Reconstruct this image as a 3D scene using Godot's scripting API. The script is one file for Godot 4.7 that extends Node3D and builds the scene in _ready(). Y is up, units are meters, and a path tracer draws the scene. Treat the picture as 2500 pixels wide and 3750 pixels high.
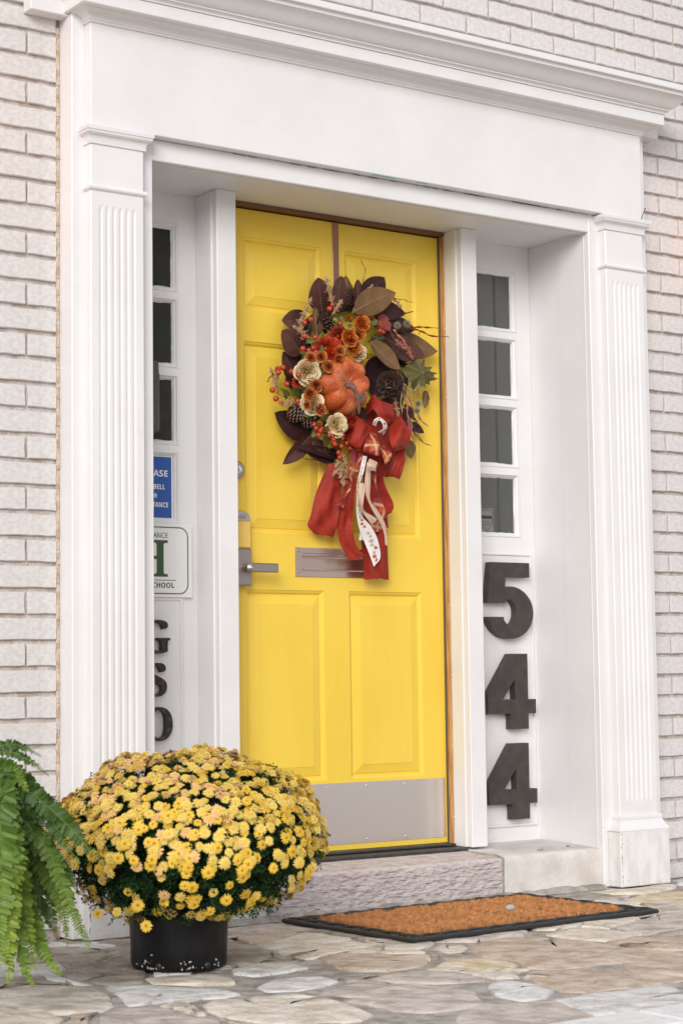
extends Node3D
# A painted brick house front: yellow six-panel door in a white pilastered surround, autumn wreath, potted plants.

const GY = -0.155      # height of the paving
const DZ = -0.31       # face of the door
const SZ = -0.318      # face of the sidelights
const PZ = 0.0356      # face of the pilasters and frieze
const BZ = -0.07       # face of the bricks
var M := {}
var rng := RandomNumberGenerator.new()
var taken := {}

const LEAVES = [
	[-0.082,0.234,0.050,-0.108,0.345,0.060,0.084,0], [-0.033,0.238,0.070,-0.026,0.357,0.075,0.073,0], [0.023,0.273,0.050,0.022,0.371,0.040,0.053,1], [0.050,0.268,0.050,0.070,0.363,0.045,0.050,0],
	[0.081,0.304,0.050,0.166,0.377,0.050,0.067,2], [0.012,0.239,0.090,0.179,0.318,0.085,0.073,1], [0.065,0.250,0.070,0.245,0.262,0.070,0.056,2], [0.167,0.221,0.060,0.282,0.211,0.060,0.051,2],
	[0.161,0.191,0.040,0.387,0.149,0.050,0.082,1], [0.156,0.175,0.060,0.307,0.123,0.075,0.073,0], [0.076,0.149,0.090,0.198,0.067,0.090,0.062,1], [0.182,0.120,0.030,0.137,-0.024,0.030,0.096,2],
	[-0.154,0.191,0.050,-0.234,0.197,0.040,0.060,0], [-0.142,0.222,0.040,-0.208,0.224,0.030,0.031,2], [-0.174,0.089,0.060,-0.242,0.162,0.055,0.080,0], [-0.178,0.012,0.040,-0.237,0.092,0.040,0.073,0],
	[-0.127,0.147,0.080,-0.131,0.244,0.080,0.051,1], [-0.124,0.155,0.075,-0.099,0.240,0.080,0.022,2], [-0.119,-0.161,0.040,-0.262,-0.102,0.030,0.073,2], [-0.132,-0.160,0.060,-0.254,-0.270,0.060,0.051,0],
	[-0.038,-0.240,0.060,-0.213,-0.215,0.070,0.027,2], [-0.041,-0.248,0.050,-0.159,-0.228,0.050,0.027,2], [0.260,-0.156,0.030,0.285,-0.220,0.030,0.049,1], [0.354,0.015,0.030,0.332,-0.048,0.040,0.033,1],
	[0.264,-0.104,0.040,0.330,-0.131,0.040,0.027,2], [-0.070,-0.242,0.050,-0.119,-0.195,0.060,0.027,2], [-0.076,-0.224,0.060,-0.133,-0.176,0.060,0.031,0], [0.195,-0.014,0.030,0.206,-0.083,0.040,0.071,0],
	[0.022,0.366,0.030,-0.008,0.298,0.030,0.036,0], [0.247,-0.050,0.020,0.297,-0.116,0.020,0.040,2], [-0.190,-0.025,0.050,-0.210,0.040,0.050,0.049,2], [-0.130,-0.125,0.030,-0.171,-0.170,0.020,0.053,2],
	[0.072,-0.067,0.060,0.042,-0.113,0.060,0.040,0], [0.137,0.215,0.080,0.162,0.195,0.090,0.036,4], [0.116,0.220,0.075,0.158,0.232,0.085,0.031,4], [0.237,-0.043,0.060,0.265,-0.095,0.070,0.022,2],
	[-0.145,0.102,0.070,-0.184,0.121,0.080,0.027,2]]

const SMALL_LEAVES = [
	[-0.001,0.230,0.100,-0.000,0.251,0.110,0.012], [-0.057,0.183,0.110,-0.097,0.186,0.120,0.015], [-0.049,0.198,0.120,-0.073,0.210,0.130,0.015], [-0.031,0.185,0.115,-0.017,0.185,0.125,0.015],
	[-0.125,0.133,0.110,-0.135,0.158,0.120,0.015], [-0.087,0.115,0.120,-0.100,0.138,0.130,0.016], [-0.146,0.085,0.130,-0.155,0.110,0.140,0.020], [0.018,0.212,0.100,0.017,0.230,0.110,0.013],
	[0.075,0.207,0.090,0.102,0.218,0.100,0.027], [-0.193,-0.039,0.090,-0.209,-0.022,0.100,0.022], [-0.179,-0.026,0.090,-0.203,-0.044,0.100,0.018], [-0.191,-0.043,0.080,-0.242,-0.038,0.090,0.027],
	[-0.190,-0.109,0.090,-0.159,-0.112,0.100,0.022], [-0.083,-0.202,0.070,-0.108,-0.173,0.080,0.036], [-0.087,-0.196,0.090,-0.050,-0.219,0.100,0.022], [-0.112,-0.128,0.100,-0.128,-0.107,0.110,0.018],
	[-0.146,-0.153,0.090,-0.165,-0.182,0.100,0.020], [-0.069,0.220,0.100,-0.061,0.199,0.110,0.013], [-0.075,0.115,0.100,-0.115,0.107,0.110,0.013], [-0.032,0.111,0.100,-0.010,0.092,0.110,0.016],
	[-0.123,0.057,0.120,-0.149,0.038,0.130,0.020], [-0.143,0.020,0.120,-0.135,0.039,0.130,0.020], [-0.116,-0.095,0.120,-0.142,-0.106,0.130,0.018], [-0.140,-0.087,0.100,-0.161,-0.125,0.110,0.018],
	[-0.112,-0.159,0.100,-0.096,-0.167,0.110,0.018], [-0.142,0.140,0.080,-0.177,0.120,0.090,0.022], [-0.132,0.125,0.080,-0.159,0.102,0.090,0.018], [-0.078,0.207,0.100,-0.066,0.202,0.110,0.012],
	[-0.213,-0.047,0.050,-0.257,-0.028,0.060,0.018], [-0.223,-0.059,0.050,-0.252,-0.035,0.060,0.016], [-0.188,0.094,0.070,-0.161,0.083,0.080,0.022]]

const BERRIES = [
	[-0.090,0.249,0.115], [-0.101,0.235,0.115], [-0.175,0.193,0.115], [-0.198,0.180,0.115],
	[-0.060,0.191,0.115], [-0.199,0.137,0.115], [-0.159,0.137,0.115], [-0.206,0.096,0.115],
	[-0.184,0.093,0.115], [-0.158,0.089,0.115], [-0.259,0.036,0.080], [-0.279,0.030,0.080],
	[-0.277,0.019,0.080], [-0.227,0.026,0.080], [-0.245,-0.016,0.080], [-0.300,-0.039,0.080],
	[-0.287,-0.066,0.080], [-0.228,-0.074,0.115], [-0.267,-0.078,0.080], [-0.166,-0.144,0.115],
	[-0.159,-0.155,0.115], [-0.139,-0.154,0.115], [-0.143,-0.162,0.115], [-0.150,-0.176,0.115],
	[-0.108,-0.175,0.115], [-0.091,-0.187,0.115], [-0.080,-0.178,0.115], [-0.055,-0.171,0.115],
	[-0.057,-0.181,0.115], [-0.040,-0.196,0.115], [-0.061,-0.207,0.115], [-0.026,-0.211,0.115],
	[-0.073,-0.228,0.115], [-0.069,-0.243,0.115], [0.124,0.190,0.080], [0.138,0.188,0.080],
	[0.072,0.188,0.080], [0.040,0.083,0.080], [-0.152,0.083,0.115], [-0.166,0.101,0.115],
	[-0.171,0.075,0.115], [-0.209,0.024,0.080], [-0.224,0.010,0.115], [-0.087,-0.201,0.115],
	[-0.095,-0.176,0.115]]

const BLOOMS = [
	[0.026,0.198,0.120,0.028,0], [-0.031,0.148,0.130,0.029,0], [0.019,0.165,0.115,0.020,0], [-0.005,0.113,0.120,0.024,0],
	[-0.020,0.214,0.110,0.018,1], [0.078,0.228,0.100,0.015,1], [0.036,0.226,0.100,0.012,1], [-0.186,0.068,0.130,0.018,2],
	[-0.153,0.073,0.140,0.018,2], [-0.131,0.042,0.150,0.019,2], [-0.080,0.094,0.140,0.019,2], [-0.089,0.067,0.150,0.017,2],
	[-0.173,-0.024,0.140,0.021,2], [-0.195,-0.052,0.140,0.020,2], [-0.214,-0.091,0.150,0.013,2], [-0.156,-0.096,0.140,0.020,2],
	[-0.153,-0.141,0.130,0.015,1], [-0.125,-0.156,0.125,0.013,1], [-0.190,0.020,0.120,0.044,3], [-0.176,-0.076,0.120,0.037,3],
	[-0.086,-0.139,0.130,0.037,3], [0.027,0.109,0.100,0.028,3], [-0.118,0.105,0.120,0.041,4], [-0.053,0.155,0.100,0.035,4],
	[-0.106,0.089,0.130,0.027,4], [-0.201,-0.006,0.080,0.020,4], [-0.197,0.024,0.070,0.015,4], [-0.011,-0.127,0.110,0.031,4],
	[-0.022,-0.159,0.110,0.028,4], [-0.077,0.126,0.110,0.027,4]]

const CONES = [
	[-0.080,0.165,0.060,-0.076,0.228,0.070,0.028], [0.016,0.263,0.060,0.015,0.317,0.070,0.017], [0.188,0.022,0.050,0.117,0.006,0.135,0.041], [-0.225,-0.088,0.060,-0.186,-0.114,0.070,0.031],
	[-0.179,-0.112,0.060,-0.134,-0.130,0.070,0.027], [-0.031,-0.228,0.050,-0.076,-0.220,0.060,0.018]]

const SPRIGS = [
	[-0.073,0.239,0.100,-0.113,0.339,0.115,0.027,0], [-0.186,0.131,0.090,-0.210,0.193,0.105,0.027,0], [-0.200,0.181,0.090,-0.164,0.266,0.105,0.027,0], [-0.085,0.220,0.110,-0.058,0.268,0.125,0.018,0],
	[-0.167,0.140,0.090,-0.238,0.169,0.105,0.015,0], [0.076,0.308,0.070,0.094,0.340,0.085,0.013,0], [0.178,0.308,0.060,0.146,0.335,0.075,0.009,0], [0.184,0.315,0.070,0.212,0.274,0.085,0.018,0],
	[0.174,0.162,0.100,0.204,0.130,0.115,0.018,1], [0.211,0.153,0.100,0.233,0.100,0.115,0.020,1], [-0.258,-0.021,0.040,-0.291,0.038,0.055,0.020,0], [-0.253,0.018,0.040,-0.277,-0.025,0.055,0.020,0],
	[-0.213,-0.065,0.070,-0.277,-0.087,0.085,0.018,0], [0.187,-0.023,0.070,0.190,-0.090,0.085,0.020,0], [0.249,-0.079,0.060,0.250,-0.150,0.075,0.012,1], [-0.042,-0.242,0.100,-0.087,-0.273,0.115,0.018,0],
	[-0.042,-0.250,0.100,-0.068,-0.308,0.115,0.027,0], [-0.056,-0.227,0.100,-0.041,-0.263,0.115,0.018,0], [-0.043,-0.265,0.100,-0.092,-0.297,0.115,0.016,0], [-0.057,-0.260,0.100,-0.051,-0.333,0.110,0.036,0],
	[-0.062,-0.272,0.100,-0.086,-0.301,0.100,0.018,0], [-0.043,-0.275,0.100,-0.031,-0.302,0.100,0.016,0]]

const THISTLES = [
	[0.182,0.210,0.100,0.016], [0.223,0.221,0.100,0.019], [0.278,-0.041,0.080,0.020], [0.277,-0.064,0.075,0.017]]

const TWIGS = [
	[0.0036,0,0.220,0.213,0.090,0.255,0.213,0.090,0.307,0.218,0.090,0.364,0.219,0.090],
	[0.0036,0,0.230,0.206,0.090,0.271,0.206,0.090,0.327,0.192,0.090,0.410,0.194,0.090],
	[0.0031,0,0.223,0.256,0.080,0.241,0.262,0.080,0.265,0.269,0.080],
	[0.0018,0,0.248,0.221,0.080,0.289,0.205,0.080,0.283,0.188,0.080],
	[0.0040,2,0.194,0.042,0.090,0.200,-0.009,0.090,0.201,-0.086,0.090],
	[0.0040,1,0.206,0.012,0.090,0.222,-0.048,0.090,0.231,-0.108,0.090],
	[0.0040,2,0.213,0.022,0.080,0.259,0.001,0.080,0.301,0.043,0.080],
	[0.0040,1,0.243,-0.015,0.070,0.280,-0.074,0.070,0.328,-0.116,0.070],
	[0.0027,0,0.249,-0.082,0.050,0.299,-0.150,0.050,0.358,-0.177,0.050],
	[0.0031,1,0.237,-0.051,0.060,0.262,-0.102,0.060,0.271,-0.183,0.060],
	[0.0040,3,0.262,-0.070,0.060,0.282,-0.097,0.060,0.276,-0.134,0.060],
	[0.0049,1,0.162,0.194,0.100,0.201,0.165,0.100,0.233,0.115,0.100],
	[0.0022,4,0.159,0.191,0.090,0.178,0.164,0.090],
	[0.0013,3,0.054,0.303,0.060,0.081,0.371,0.060,0.075,0.411,0.060,0.057,0.428,0.060],
	[0.0013,3,0.186,0.307,0.070,0.232,0.306,0.070,0.280,0.300,0.070],
	[0.0018,3,-0.301,-0.010,0.050,-0.282,0.014,0.050,-0.266,0.035,0.050],
	[0.0013,3,-0.142,0.082,0.100,-0.189,0.133,0.100,-0.174,0.181,0.100],
	[0.0018,3,-0.144,0.100,0.110,-0.105,0.147,0.110,-0.038,0.173,0.110,0.040,0.188,0.110],
	[0.0013,3,0.047,0.183,0.100,0.117,0.193,0.100,0.146,0.188,0.100],
	[0.0013,3,-0.122,-0.148,0.100,-0.084,-0.181,0.100,-0.037,-0.202,0.100,-0.013,-0.220,0.100,-0.037,-0.238,0.100],
	[0.0013,3,-0.228,0.026,0.080,-0.256,0.032,0.080,-0.279,0.022,0.080],
	[0.0013,3,-0.190,-0.071,0.070,-0.236,-0.059,0.070,-0.291,-0.040,0.070],
	[0.0013,3,-0.097,0.221,0.100,-0.078,0.238,0.100,-0.082,0.254,0.100],
	[0.0022,4,0.187,0.067,0.090,0.206,0.040,0.090,0.220,-0.011,0.090],
	[0.0022,4,0.209,0.050,0.080,0.223,0.002,0.080,0.235,-0.058,0.080],
	[0.0013,3,-0.167,-0.241,0.040,-0.129,-0.246,0.040,-0.082,-0.240,0.040],
	[0.0013,3,-0.140,-0.205,0.070,-0.116,-0.223,0.070,-0.064,-0.236,0.070],
	[0.0013,3,0.351,-0.005,0.040,0.359,-0.018,0.040],
	[0.0013,3,-0.061,-0.204,0.100,-0.066,-0.227,0.100,-0.057,-0.243,0.100],
	[0.0013,3,-0.041,-0.171,0.100,-0.061,-0.188,0.100,-0.027,-0.205,0.100],
	[0.0013,3,-0.242,-0.018,0.080,-0.210,-0.039,0.080,-0.182,-0.029,0.080]]

const MAPLES = [
	[0,0.212,0.076,0.232,0.084,0.228,0.100,0.253,0.094,0.269,0.112,0.284,0.099,0.318,0.116,0.320,0.091,0.340,0.087,0.324,0.073,0.374,0.071,0.350,0.055,0.368,0.048,0.334,0.041,0.339,0.029,0.303,0.028,0.307,0.012,0.282,0.021,0.271,0.003,0.254,0.022,0.236,0.033,0.227,0.053],
	[1,0.078,0.150,0.089,0.171,0.109,0.181,0.119,0.176,0.141,0.178,0.138,0.164,0.150,0.153,0.128,0.153,0.118,0.137,0.103,0.146],
	[2,0.104,0.210,0.125,0.224,0.154,0.215,0.156,0.195,0.139,0.197,0.129,0.188,0.119,0.199]]

const RIBBONS = [
	[0,0.089,-0.048,0.050,0.209,-0.044,0.050,0.066,-0.103,0.060,0.221,-0.093,0.060,0.050,-0.178,0.070,0.235,-0.173,0.060,0.054,-0.240,0.060,0.223,-0.239,0.060,0.070,-0.294,0.050,0.210,-0.283,0.050],
	[0,0.050,-0.098,0.090,0.073,-0.028,0.090,0.055,-0.081,0.130,0.066,-0.033,0.120,0.074,-0.114,0.150,0.088,-0.052,0.140,0.111,-0.124,0.140,0.147,-0.061,0.120,0.148,-0.107,0.100,0.168,-0.060,0.090],
	[0,0.051,-0.145,0.130,-0.001,-0.112,0.130,0.012,-0.170,0.160,-0.030,-0.130,0.160,-0.010,-0.200,0.170,-0.050,-0.178,0.160,-0.010,-0.226,0.150,-0.053,-0.200,0.140,0.033,-0.198,0.100,-0.017,-0.185,0.100],
	[0,0.128,-0.130,0.120,0.176,-0.093,0.120,0.102,-0.168,0.160,0.173,-0.115,0.150,0.096,-0.202,0.170,0.185,-0.150,0.150,0.111,-0.214,0.150,0.194,-0.185,0.130,0.164,-0.190,0.100,0.242,-0.184,0.090],
	[1,0.080,-0.181,0.140,0.044,-0.151,0.130,0.052,-0.212,0.170,-0.005,-0.192,0.170,0.042,-0.238,0.170,-0.015,-0.227,0.160,0.075,-0.221,0.120,0.021,-0.209,0.120],
	[1,0.122,-0.185,0.120,0.075,-0.203,0.130,0.109,-0.219,0.150,0.060,-0.226,0.160,0.113,-0.236,0.150,0.086,-0.262,0.150,0.136,-0.217,0.110,0.101,-0.243,0.110],
	[0,0.207,-0.194,0.100,0.154,-0.212,0.110,0.180,-0.240,0.130,0.133,-0.255,0.130,0.167,-0.281,0.130,0.122,-0.290,0.120,0.174,-0.301,0.110,0.132,-0.292,0.100,0.190,-0.282,0.070,0.150,-0.276,0.070],
	[2,0.044,-0.134,0.140,0.042,-0.141,0.160,0.037,-0.121,0.160,0.035,-0.128,0.180,0.059,-0.111,0.160,0.039,-0.125,0.190,0.084,-0.126,0.160,0.049,-0.136,0.190,0.096,-0.144,0.150,0.056,-0.152,0.180,0.085,-0.165,0.140,0.044,-0.161,0.170],
	[3,0.047,-0.257,0.160,0.016,-0.247,0.160,0.027,-0.274,0.180,-0.007,-0.271,0.180,0.032,-0.288,0.170,0.003,-0.286,0.170],
	[0,-0.072,-0.257,0.060,-0.021,-0.269,0.090,-0.097,-0.305,0.060,-0.029,-0.320,0.080,-0.121,-0.368,0.050,-0.039,-0.367,0.075,-0.135,-0.423,0.045,-0.048,-0.430,0.070,-0.147,-0.459,0.040,-0.051,-0.469,0.060,-0.128,-0.481,0.040,-0.055,-0.498,0.050],
	[0,-0.031,-0.305,0.090,0.010,-0.304,0.100,-0.035,-0.367,0.080,0.001,-0.367,0.100,-0.045,-0.437,0.060,0.005,-0.429,0.080,-0.037,-0.487,0.050,-0.000,-0.472,0.080,-0.023,-0.522,0.050,0.016,-0.519,0.080,0.006,-0.569,0.060,0.053,-0.551,0.080],
	[0,0.066,-0.262,0.070,0.128,-0.244,0.080,0.062,-0.329,0.060,0.139,-0.311,0.070,0.064,-0.376,0.050,0.176,-0.376,0.060,0.058,-0.420,0.050,0.165,-0.406,0.070,0.058,-0.455,0.040,0.165,-0.420,0.050,0.064,-0.511,0.040,0.167,-0.488,0.050,0.066,-0.571,0.050,0.169,-0.561,0.050,0.070,-0.627,0.050,0.179,-0.628,0.040],
	[1,-0.022,-0.217,0.120,0.006,-0.222,0.130,-0.042,-0.262,0.130,0.018,-0.251,0.130,-0.045,-0.304,0.120,0.003,-0.289,0.110,-0.022,-0.322,0.110,-0.010,-0.309,0.100,-0.044,-0.369,0.100,-0.014,-0.340,0.100,-0.076,-0.393,0.100,-0.045,-0.405,0.100],
	[1,0.056,-0.271,0.110,0.089,-0.253,0.110,0.077,-0.321,0.060,0.102,-0.313,0.080,0.085,-0.432,0.060,0.152,-0.414,0.070,0.075,-0.452,0.060,0.152,-0.430,0.070,0.089,-0.478,0.060,0.161,-0.459,0.060],
	[2,-0.001,-0.238,0.150,0.013,-0.239,0.150,-0.007,-0.281,0.140,-0.002,-0.293,0.150,-0.005,-0.330,0.120,-0.007,-0.339,0.130,-0.001,-0.392,0.110,-0.002,-0.397,0.120,0.000,-0.427,0.110,0.003,-0.424,0.120,0.016,-0.465,0.100,0.048,-0.453,0.110,0.042,-0.507,0.090,0.084,-0.494,0.100,0.064,-0.554,0.090,0.104,-0.545,0.090,0.078,-0.588,0.090,0.100,-0.567,0.090],
	[2,0.030,-0.396,0.080,0.030,-0.397,0.090,0.032,-0.435,0.080,0.039,-0.436,0.090,0.040,-0.474,0.070,0.070,-0.474,0.080,0.034,-0.503,0.070,0.087,-0.497,0.080],
	[3,0.013,-0.257,0.150,0.028,-0.260,0.150,0.012,-0.323,0.140,0.033,-0.322,0.140,0.022,-0.361,0.130,0.038,-0.376,0.130,0.056,-0.410,0.120,0.071,-0.405,0.120,0.090,-0.444,0.110,0.107,-0.443,0.110,0.114,-0.478,0.100,0.124,-0.477,0.100,0.126,-0.516,0.090,0.136,-0.520,0.090],
	[3,-0.010,-0.324,0.140,0.015,-0.327,0.140,-0.009,-0.362,0.130,0.004,-0.378,0.140,0.008,-0.404,0.120,0.011,-0.409,0.130,0.032,-0.435,0.120,0.051,-0.426,0.120,0.058,-0.453,0.110,0.082,-0.435,0.110]]

const PUMPKIN = [-0.037,-0.008,0.095,-0.045,-0.017,0.160]

const PUMPKIN_STEM = [
	[-0.079,-0.025,0.190,-0.070,-0.029,0.210,-0.056,-0.052,0.210,-0.049,-0.078,0.210,-0.040,-0.112,0.200],
	[-0.065,-0.035,0.210,-0.072,-0.018,0.210],
	[-0.051,-0.063,0.210,-0.029,-0.052,0.200,-0.012,-0.034,0.190],
	[-0.049,-0.075,0.210,-0.022,-0.058,0.200,-0.010,-0.042,0.190],
	[-0.056,-0.052,0.210,-0.062,-0.063,0.205]]

const STONES = [
	[0,-0.806,0.647,-0.703,0.630,-0.641,0.683,-0.611,0.782,-0.631,0.879,-0.696,1.014,-0.736,1.046,-0.826,1.009,-0.852,0.949,-0.849,0.835,-0.858,0.759],
	[4,-0.891,0.812,-0.877,0.941,-0.843,1.007,-0.851,1.087,-0.915,1.151,-1.019,1.089],
	[1,-0.567,0.775,-0.511,0.822,-0.432,0.903,-0.386,0.999,-0.391,1.053,-0.452,1.071,-0.549,1.031,-0.610,1.034,-0.649,1.027,-0.609,0.926,-0.594,0.854],
	[4,-0.438,0.716,-0.371,0.726,-0.292,0.776,-0.286,0.845,-0.318,0.910,-0.381,0.887,-0.459,0.806],
	[5,-0.373,0.066,-0.315,0.136,-0.312,0.235,-0.337,0.326,-0.405,0.394,-0.448,0.375,-0.479,0.349,-0.531,0.340,-0.478,0.169],
	[5,-0.557,0.519,-0.456,0.489,-0.352,0.492,-0.385,0.599,-0.417,0.671,-0.482,0.771,-0.550,0.744,-0.568,0.669],
	[4,-0.523,1.132,-0.464,1.088,-0.443,1.092,-0.457,1.148,-0.388,1.110,-0.300,1.142,-0.281,1.200,-0.292,1.325,-0.317,1.456,-0.372,1.494,-0.449,1.490,-0.530,1.439,-0.548,1.349,-0.564,1.300,-0.554,1.209],
	[2,-0.690,1.045,-0.653,1.076,-0.621,1.128,-0.629,1.221,-0.617,1.327,-0.673,1.419,-0.855,1.269,-0.763,1.110],
	[4,0.074,0.412,0.183,0.384,0.306,0.300,0.342,0.318,0.319,0.419,0.330,0.470,0.194,0.495,0.105,0.478,0.064,0.489],
	[4,0.052,0.529,0.131,0.500,0.234,0.510,0.315,0.519,0.302,0.588,0.364,0.622,0.270,0.659,0.204,0.640,0.091,0.674,0.041,0.704,0.031,0.648],
	[3,0.073,0.713,0.148,0.704,0.228,0.744,0.266,0.813,0.300,0.861,0.242,0.929,0.172,0.989,0.072,0.994,0.016,0.923,0.036,0.822],
	[4,0.241,0.740,0.287,0.719,0.335,0.749,0.321,0.808,0.277,0.800],
	[5,0.071,0.267,0.049,0.350,0.040,0.441,-0.017,0.582,-0.069,0.663,-0.147,0.684,-0.181,0.672,-0.207,0.581,-0.038,0.315],
	[1,-0.204,0.737,-0.124,0.720,-0.042,0.756,-0.050,0.817,-0.124,0.838,-0.210,0.846,-0.234,0.793],
	[1,-0.300,0.999,-0.204,0.945,-0.154,0.950,-0.122,0.983,-0.125,1.057,-0.200,1.083,-0.270,1.097,-0.317,1.072],
	[2,-0.263,1.187,-0.197,1.129,-0.107,1.102,-0.054,1.176,0.008,1.243,0.021,1.313,0.013,1.390,-0.048,1.502,-0.117,1.522,-0.209,1.495,-0.244,1.442,-0.235,1.333,-0.255,1.249],
	[2,-0.031,1.075,0.050,1.049,0.124,1.064,0.166,1.131,0.162,1.176,0.159,1.257,0.047,1.223,-0.013,1.151],
	[6,0.216,1.006,0.273,0.968,0.316,0.970,0.369,0.998,0.382,1.061,0.359,1.127,0.294,1.172,0.262,1.128,0.243,1.062],
	[4,0.384,0.789,0.429,0.771,0.475,0.772,0.460,0.817,0.385,0.866,0.352,0.856],
	[3,0.457,0.815,0.586,0.748,0.689,0.743,0.744,0.802,0.779,0.894,0.773,1.010,0.776,1.135,0.821,1.240,0.772,1.288,0.608,1.254,0.514,1.242,0.411,1.232,0.365,1.182,0.423,1.043,0.404,0.956],
	[4,0.789,0.757,0.875,0.725,0.969,0.718,0.977,0.836,0.992,0.913,0.825,0.967,0.795,0.876],
	[3,0.269,1.278,0.332,1.220,0.375,1.272,0.454,1.307,0.494,1.373,0.527,1.496,0.529,1.544,0.445,1.548,0.344,1.551,0.229,1.526,0.191,1.480,0.217,1.386],
	[1,0.129,1.312,0.182,1.282,0.193,1.336,0.184,1.402,0.156,1.492,0.107,1.521,0.046,1.519,0.047,1.443,0.074,1.381],
	[1,0.101,1.570,0.220,1.560,0.324,1.577,0.429,1.564,0.408,1.605,0.378,1.693,0.220,1.849,0.150,1.827,0.069,1.772,0.031,1.765,0.059,1.677],
	[2,-0.064,1.524,0.029,1.549,0.080,1.584,0.047,1.685,0.019,1.774,-0.107,1.860,-0.295,1.705,-0.155,1.562],
	[3,0.563,1.301,0.685,1.284,0.774,1.315,0.586,1.514,0.525,1.447,0.525,1.367],
	[3,0.821,0.971,0.927,0.949,1.048,1.046,0.896,1.211,0.800,1.110,0.810,1.041],
	[6,1.524,0.293,1.670,0.248,1.811,0.283,1.623,0.495,1.520,0.402,1.484,0.370],
	[1,1.405,0.299,1.480,0.339,1.421,0.489,1.366,0.493,1.316,0.395],
	[2,1.310,0.649,1.438,0.650,1.246,0.869,1.002,0.913,1.033,0.783],
	[3,-0.055,1.812,0.074,1.813,0.136,1.833,0.149,1.875,0.018,1.962,-0.102,1.864]]

const FRONDS = [
	[0.015,0,-0.955,0.383,0.918,-0.911,0.403,0.951,-0.886,0.394,0.968,-0.861,0.376,0.984,-0.834,0.350,1.000],
	[0.030,0,-0.963,0.360,0.910,-0.901,0.357,0.953,-0.848,0.309,0.986,-0.805,0.272,1.013],
	[0.030,0,-0.975,0.338,0.960,-0.902,0.327,1.011,-0.826,0.254,1.057,-0.796,0.216,1.074,-0.753,0.160,1.099],
	[0.030,0,-0.964,0.317,0.942,-0.890,0.254,0.987,-0.851,0.201,1.009,-0.813,0.151,1.031,-0.794,0.121,1.041],
	[0.028,1,-0.944,0.290,0.916,-0.864,0.194,0.962,-0.825,0.131,0.983,-0.799,0.063,0.994,-0.787,-0.017,0.994],
	[0.025,1,-0.970,0.309,0.985,-0.880,0.224,1.040,-0.843,0.150,1.058,-0.811,0.051,1.071,-0.779,-0.019,1.086],
	[0.048,2,-1.015,0.336,1.116,-0.997,0.266,1.122,-0.987,0.183,1.120,-0.980,0.064,1.112,-0.977,-0.067,1.101],
	[0.033,2,-0.992,0.318,1.044,-0.947,0.225,1.067,-0.931,0.116,1.066,-0.916,0.031,1.068,-0.900,-0.049,1.071],
	[0.033,1,-0.976,0.296,1.004,-0.923,0.160,1.028,-0.894,0.050,1.036,-0.868,-0.019,1.048,-0.837,-0.067,1.064],
	[0.023,1,-0.994,0.251,1.060,-0.953,0.106,1.074,-0.937,0.009,1.075,-0.925,-0.046,1.078,-0.911,-0.081,1.084],
	[0.023,0,-0.909,0.261,0.876,-0.847,0.172,0.910,-0.823,0.096,0.919,-0.805,0.045,0.927,-0.794,0.016,0.931],
	[0.023,0,-0.918,0.283,0.897,-0.836,0.186,0.944,-0.812,0.115,0.954,-0.803,0.047,0.953,-0.791,-0.011,0.955],
	[0.043,1,-1.025,0.314,1.046,-1.002,0.251,1.055,-0.985,0.155,1.057,-0.975,0.058,1.054,-0.970,-0.026,1.048],
	[0.028,1,-1.030,0.348,1.046,-0.998,0.333,1.067,-0.977,0.313,1.079,-0.961,0.284,1.088],
	[0.040,1,-1.032,0.300,1.039,-1.011,0.179,1.041,-0.995,0.058,1.040,-0.985,-0.050,1.035],
	[0.035,0,-0.989,0.350,1.013,-0.951,0.315,1.036,-0.933,0.247,1.042,-0.921,0.161,1.041],
	[0.023,1,-0.982,0.363,0.982,-0.937,0.373,1.016,-0.915,0.348,1.028,-0.902,0.320,1.035],
	[0.030,0,-0.977,0.329,0.983,-0.937,0.294,1.007,-0.897,0.249,1.031,-0.883,0.182,1.034],
	[0.035,1,-0.998,0.273,1.023,-0.959,0.188,1.042,-0.938,0.103,1.048,-0.930,0.018,1.044],
	[0.040,1,-1.025,0.346,0.988,-1.028,0.273,0.978,-1.025,0.151,0.967,-1.018,0.029,0.958],
	[0.038,0,-1.004,0.368,0.943,-1.028,0.344,0.924,-1.045,0.270,0.903,-1.048,0.146,0.888],
	[0.030,0,-0.952,0.376,0.857,-0.974,0.402,0.845,-1.000,0.382,0.824,-1.014,0.314,0.807],
	[0.023,0,-0.899,0.372,0.771,-0.888,0.410,0.784,-0.867,0.420,0.799,-0.846,0.410,0.814],
	[0.028,0,-0.935,0.343,0.867,-0.874,0.332,0.908,-0.834,0.270,0.930,-0.807,0.209,0.943],
	[0.030,0,-0.942,0.302,0.906,-0.880,0.238,0.944,-0.850,0.163,0.956,-0.839,0.087,0.956],
	[0.030,2,-1.010,0.229,1.072,-0.981,0.132,1.082,-0.971,0.048,1.080,-0.953,-0.012,1.086],
	[0.038,0,-0.992,0.330,0.997,-0.958,0.281,1.016,-0.951,0.222,1.014,-0.946,0.149,1.010]]


# ---------------------------------------------------------------- the scene
const LANTERN = 0.018

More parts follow.
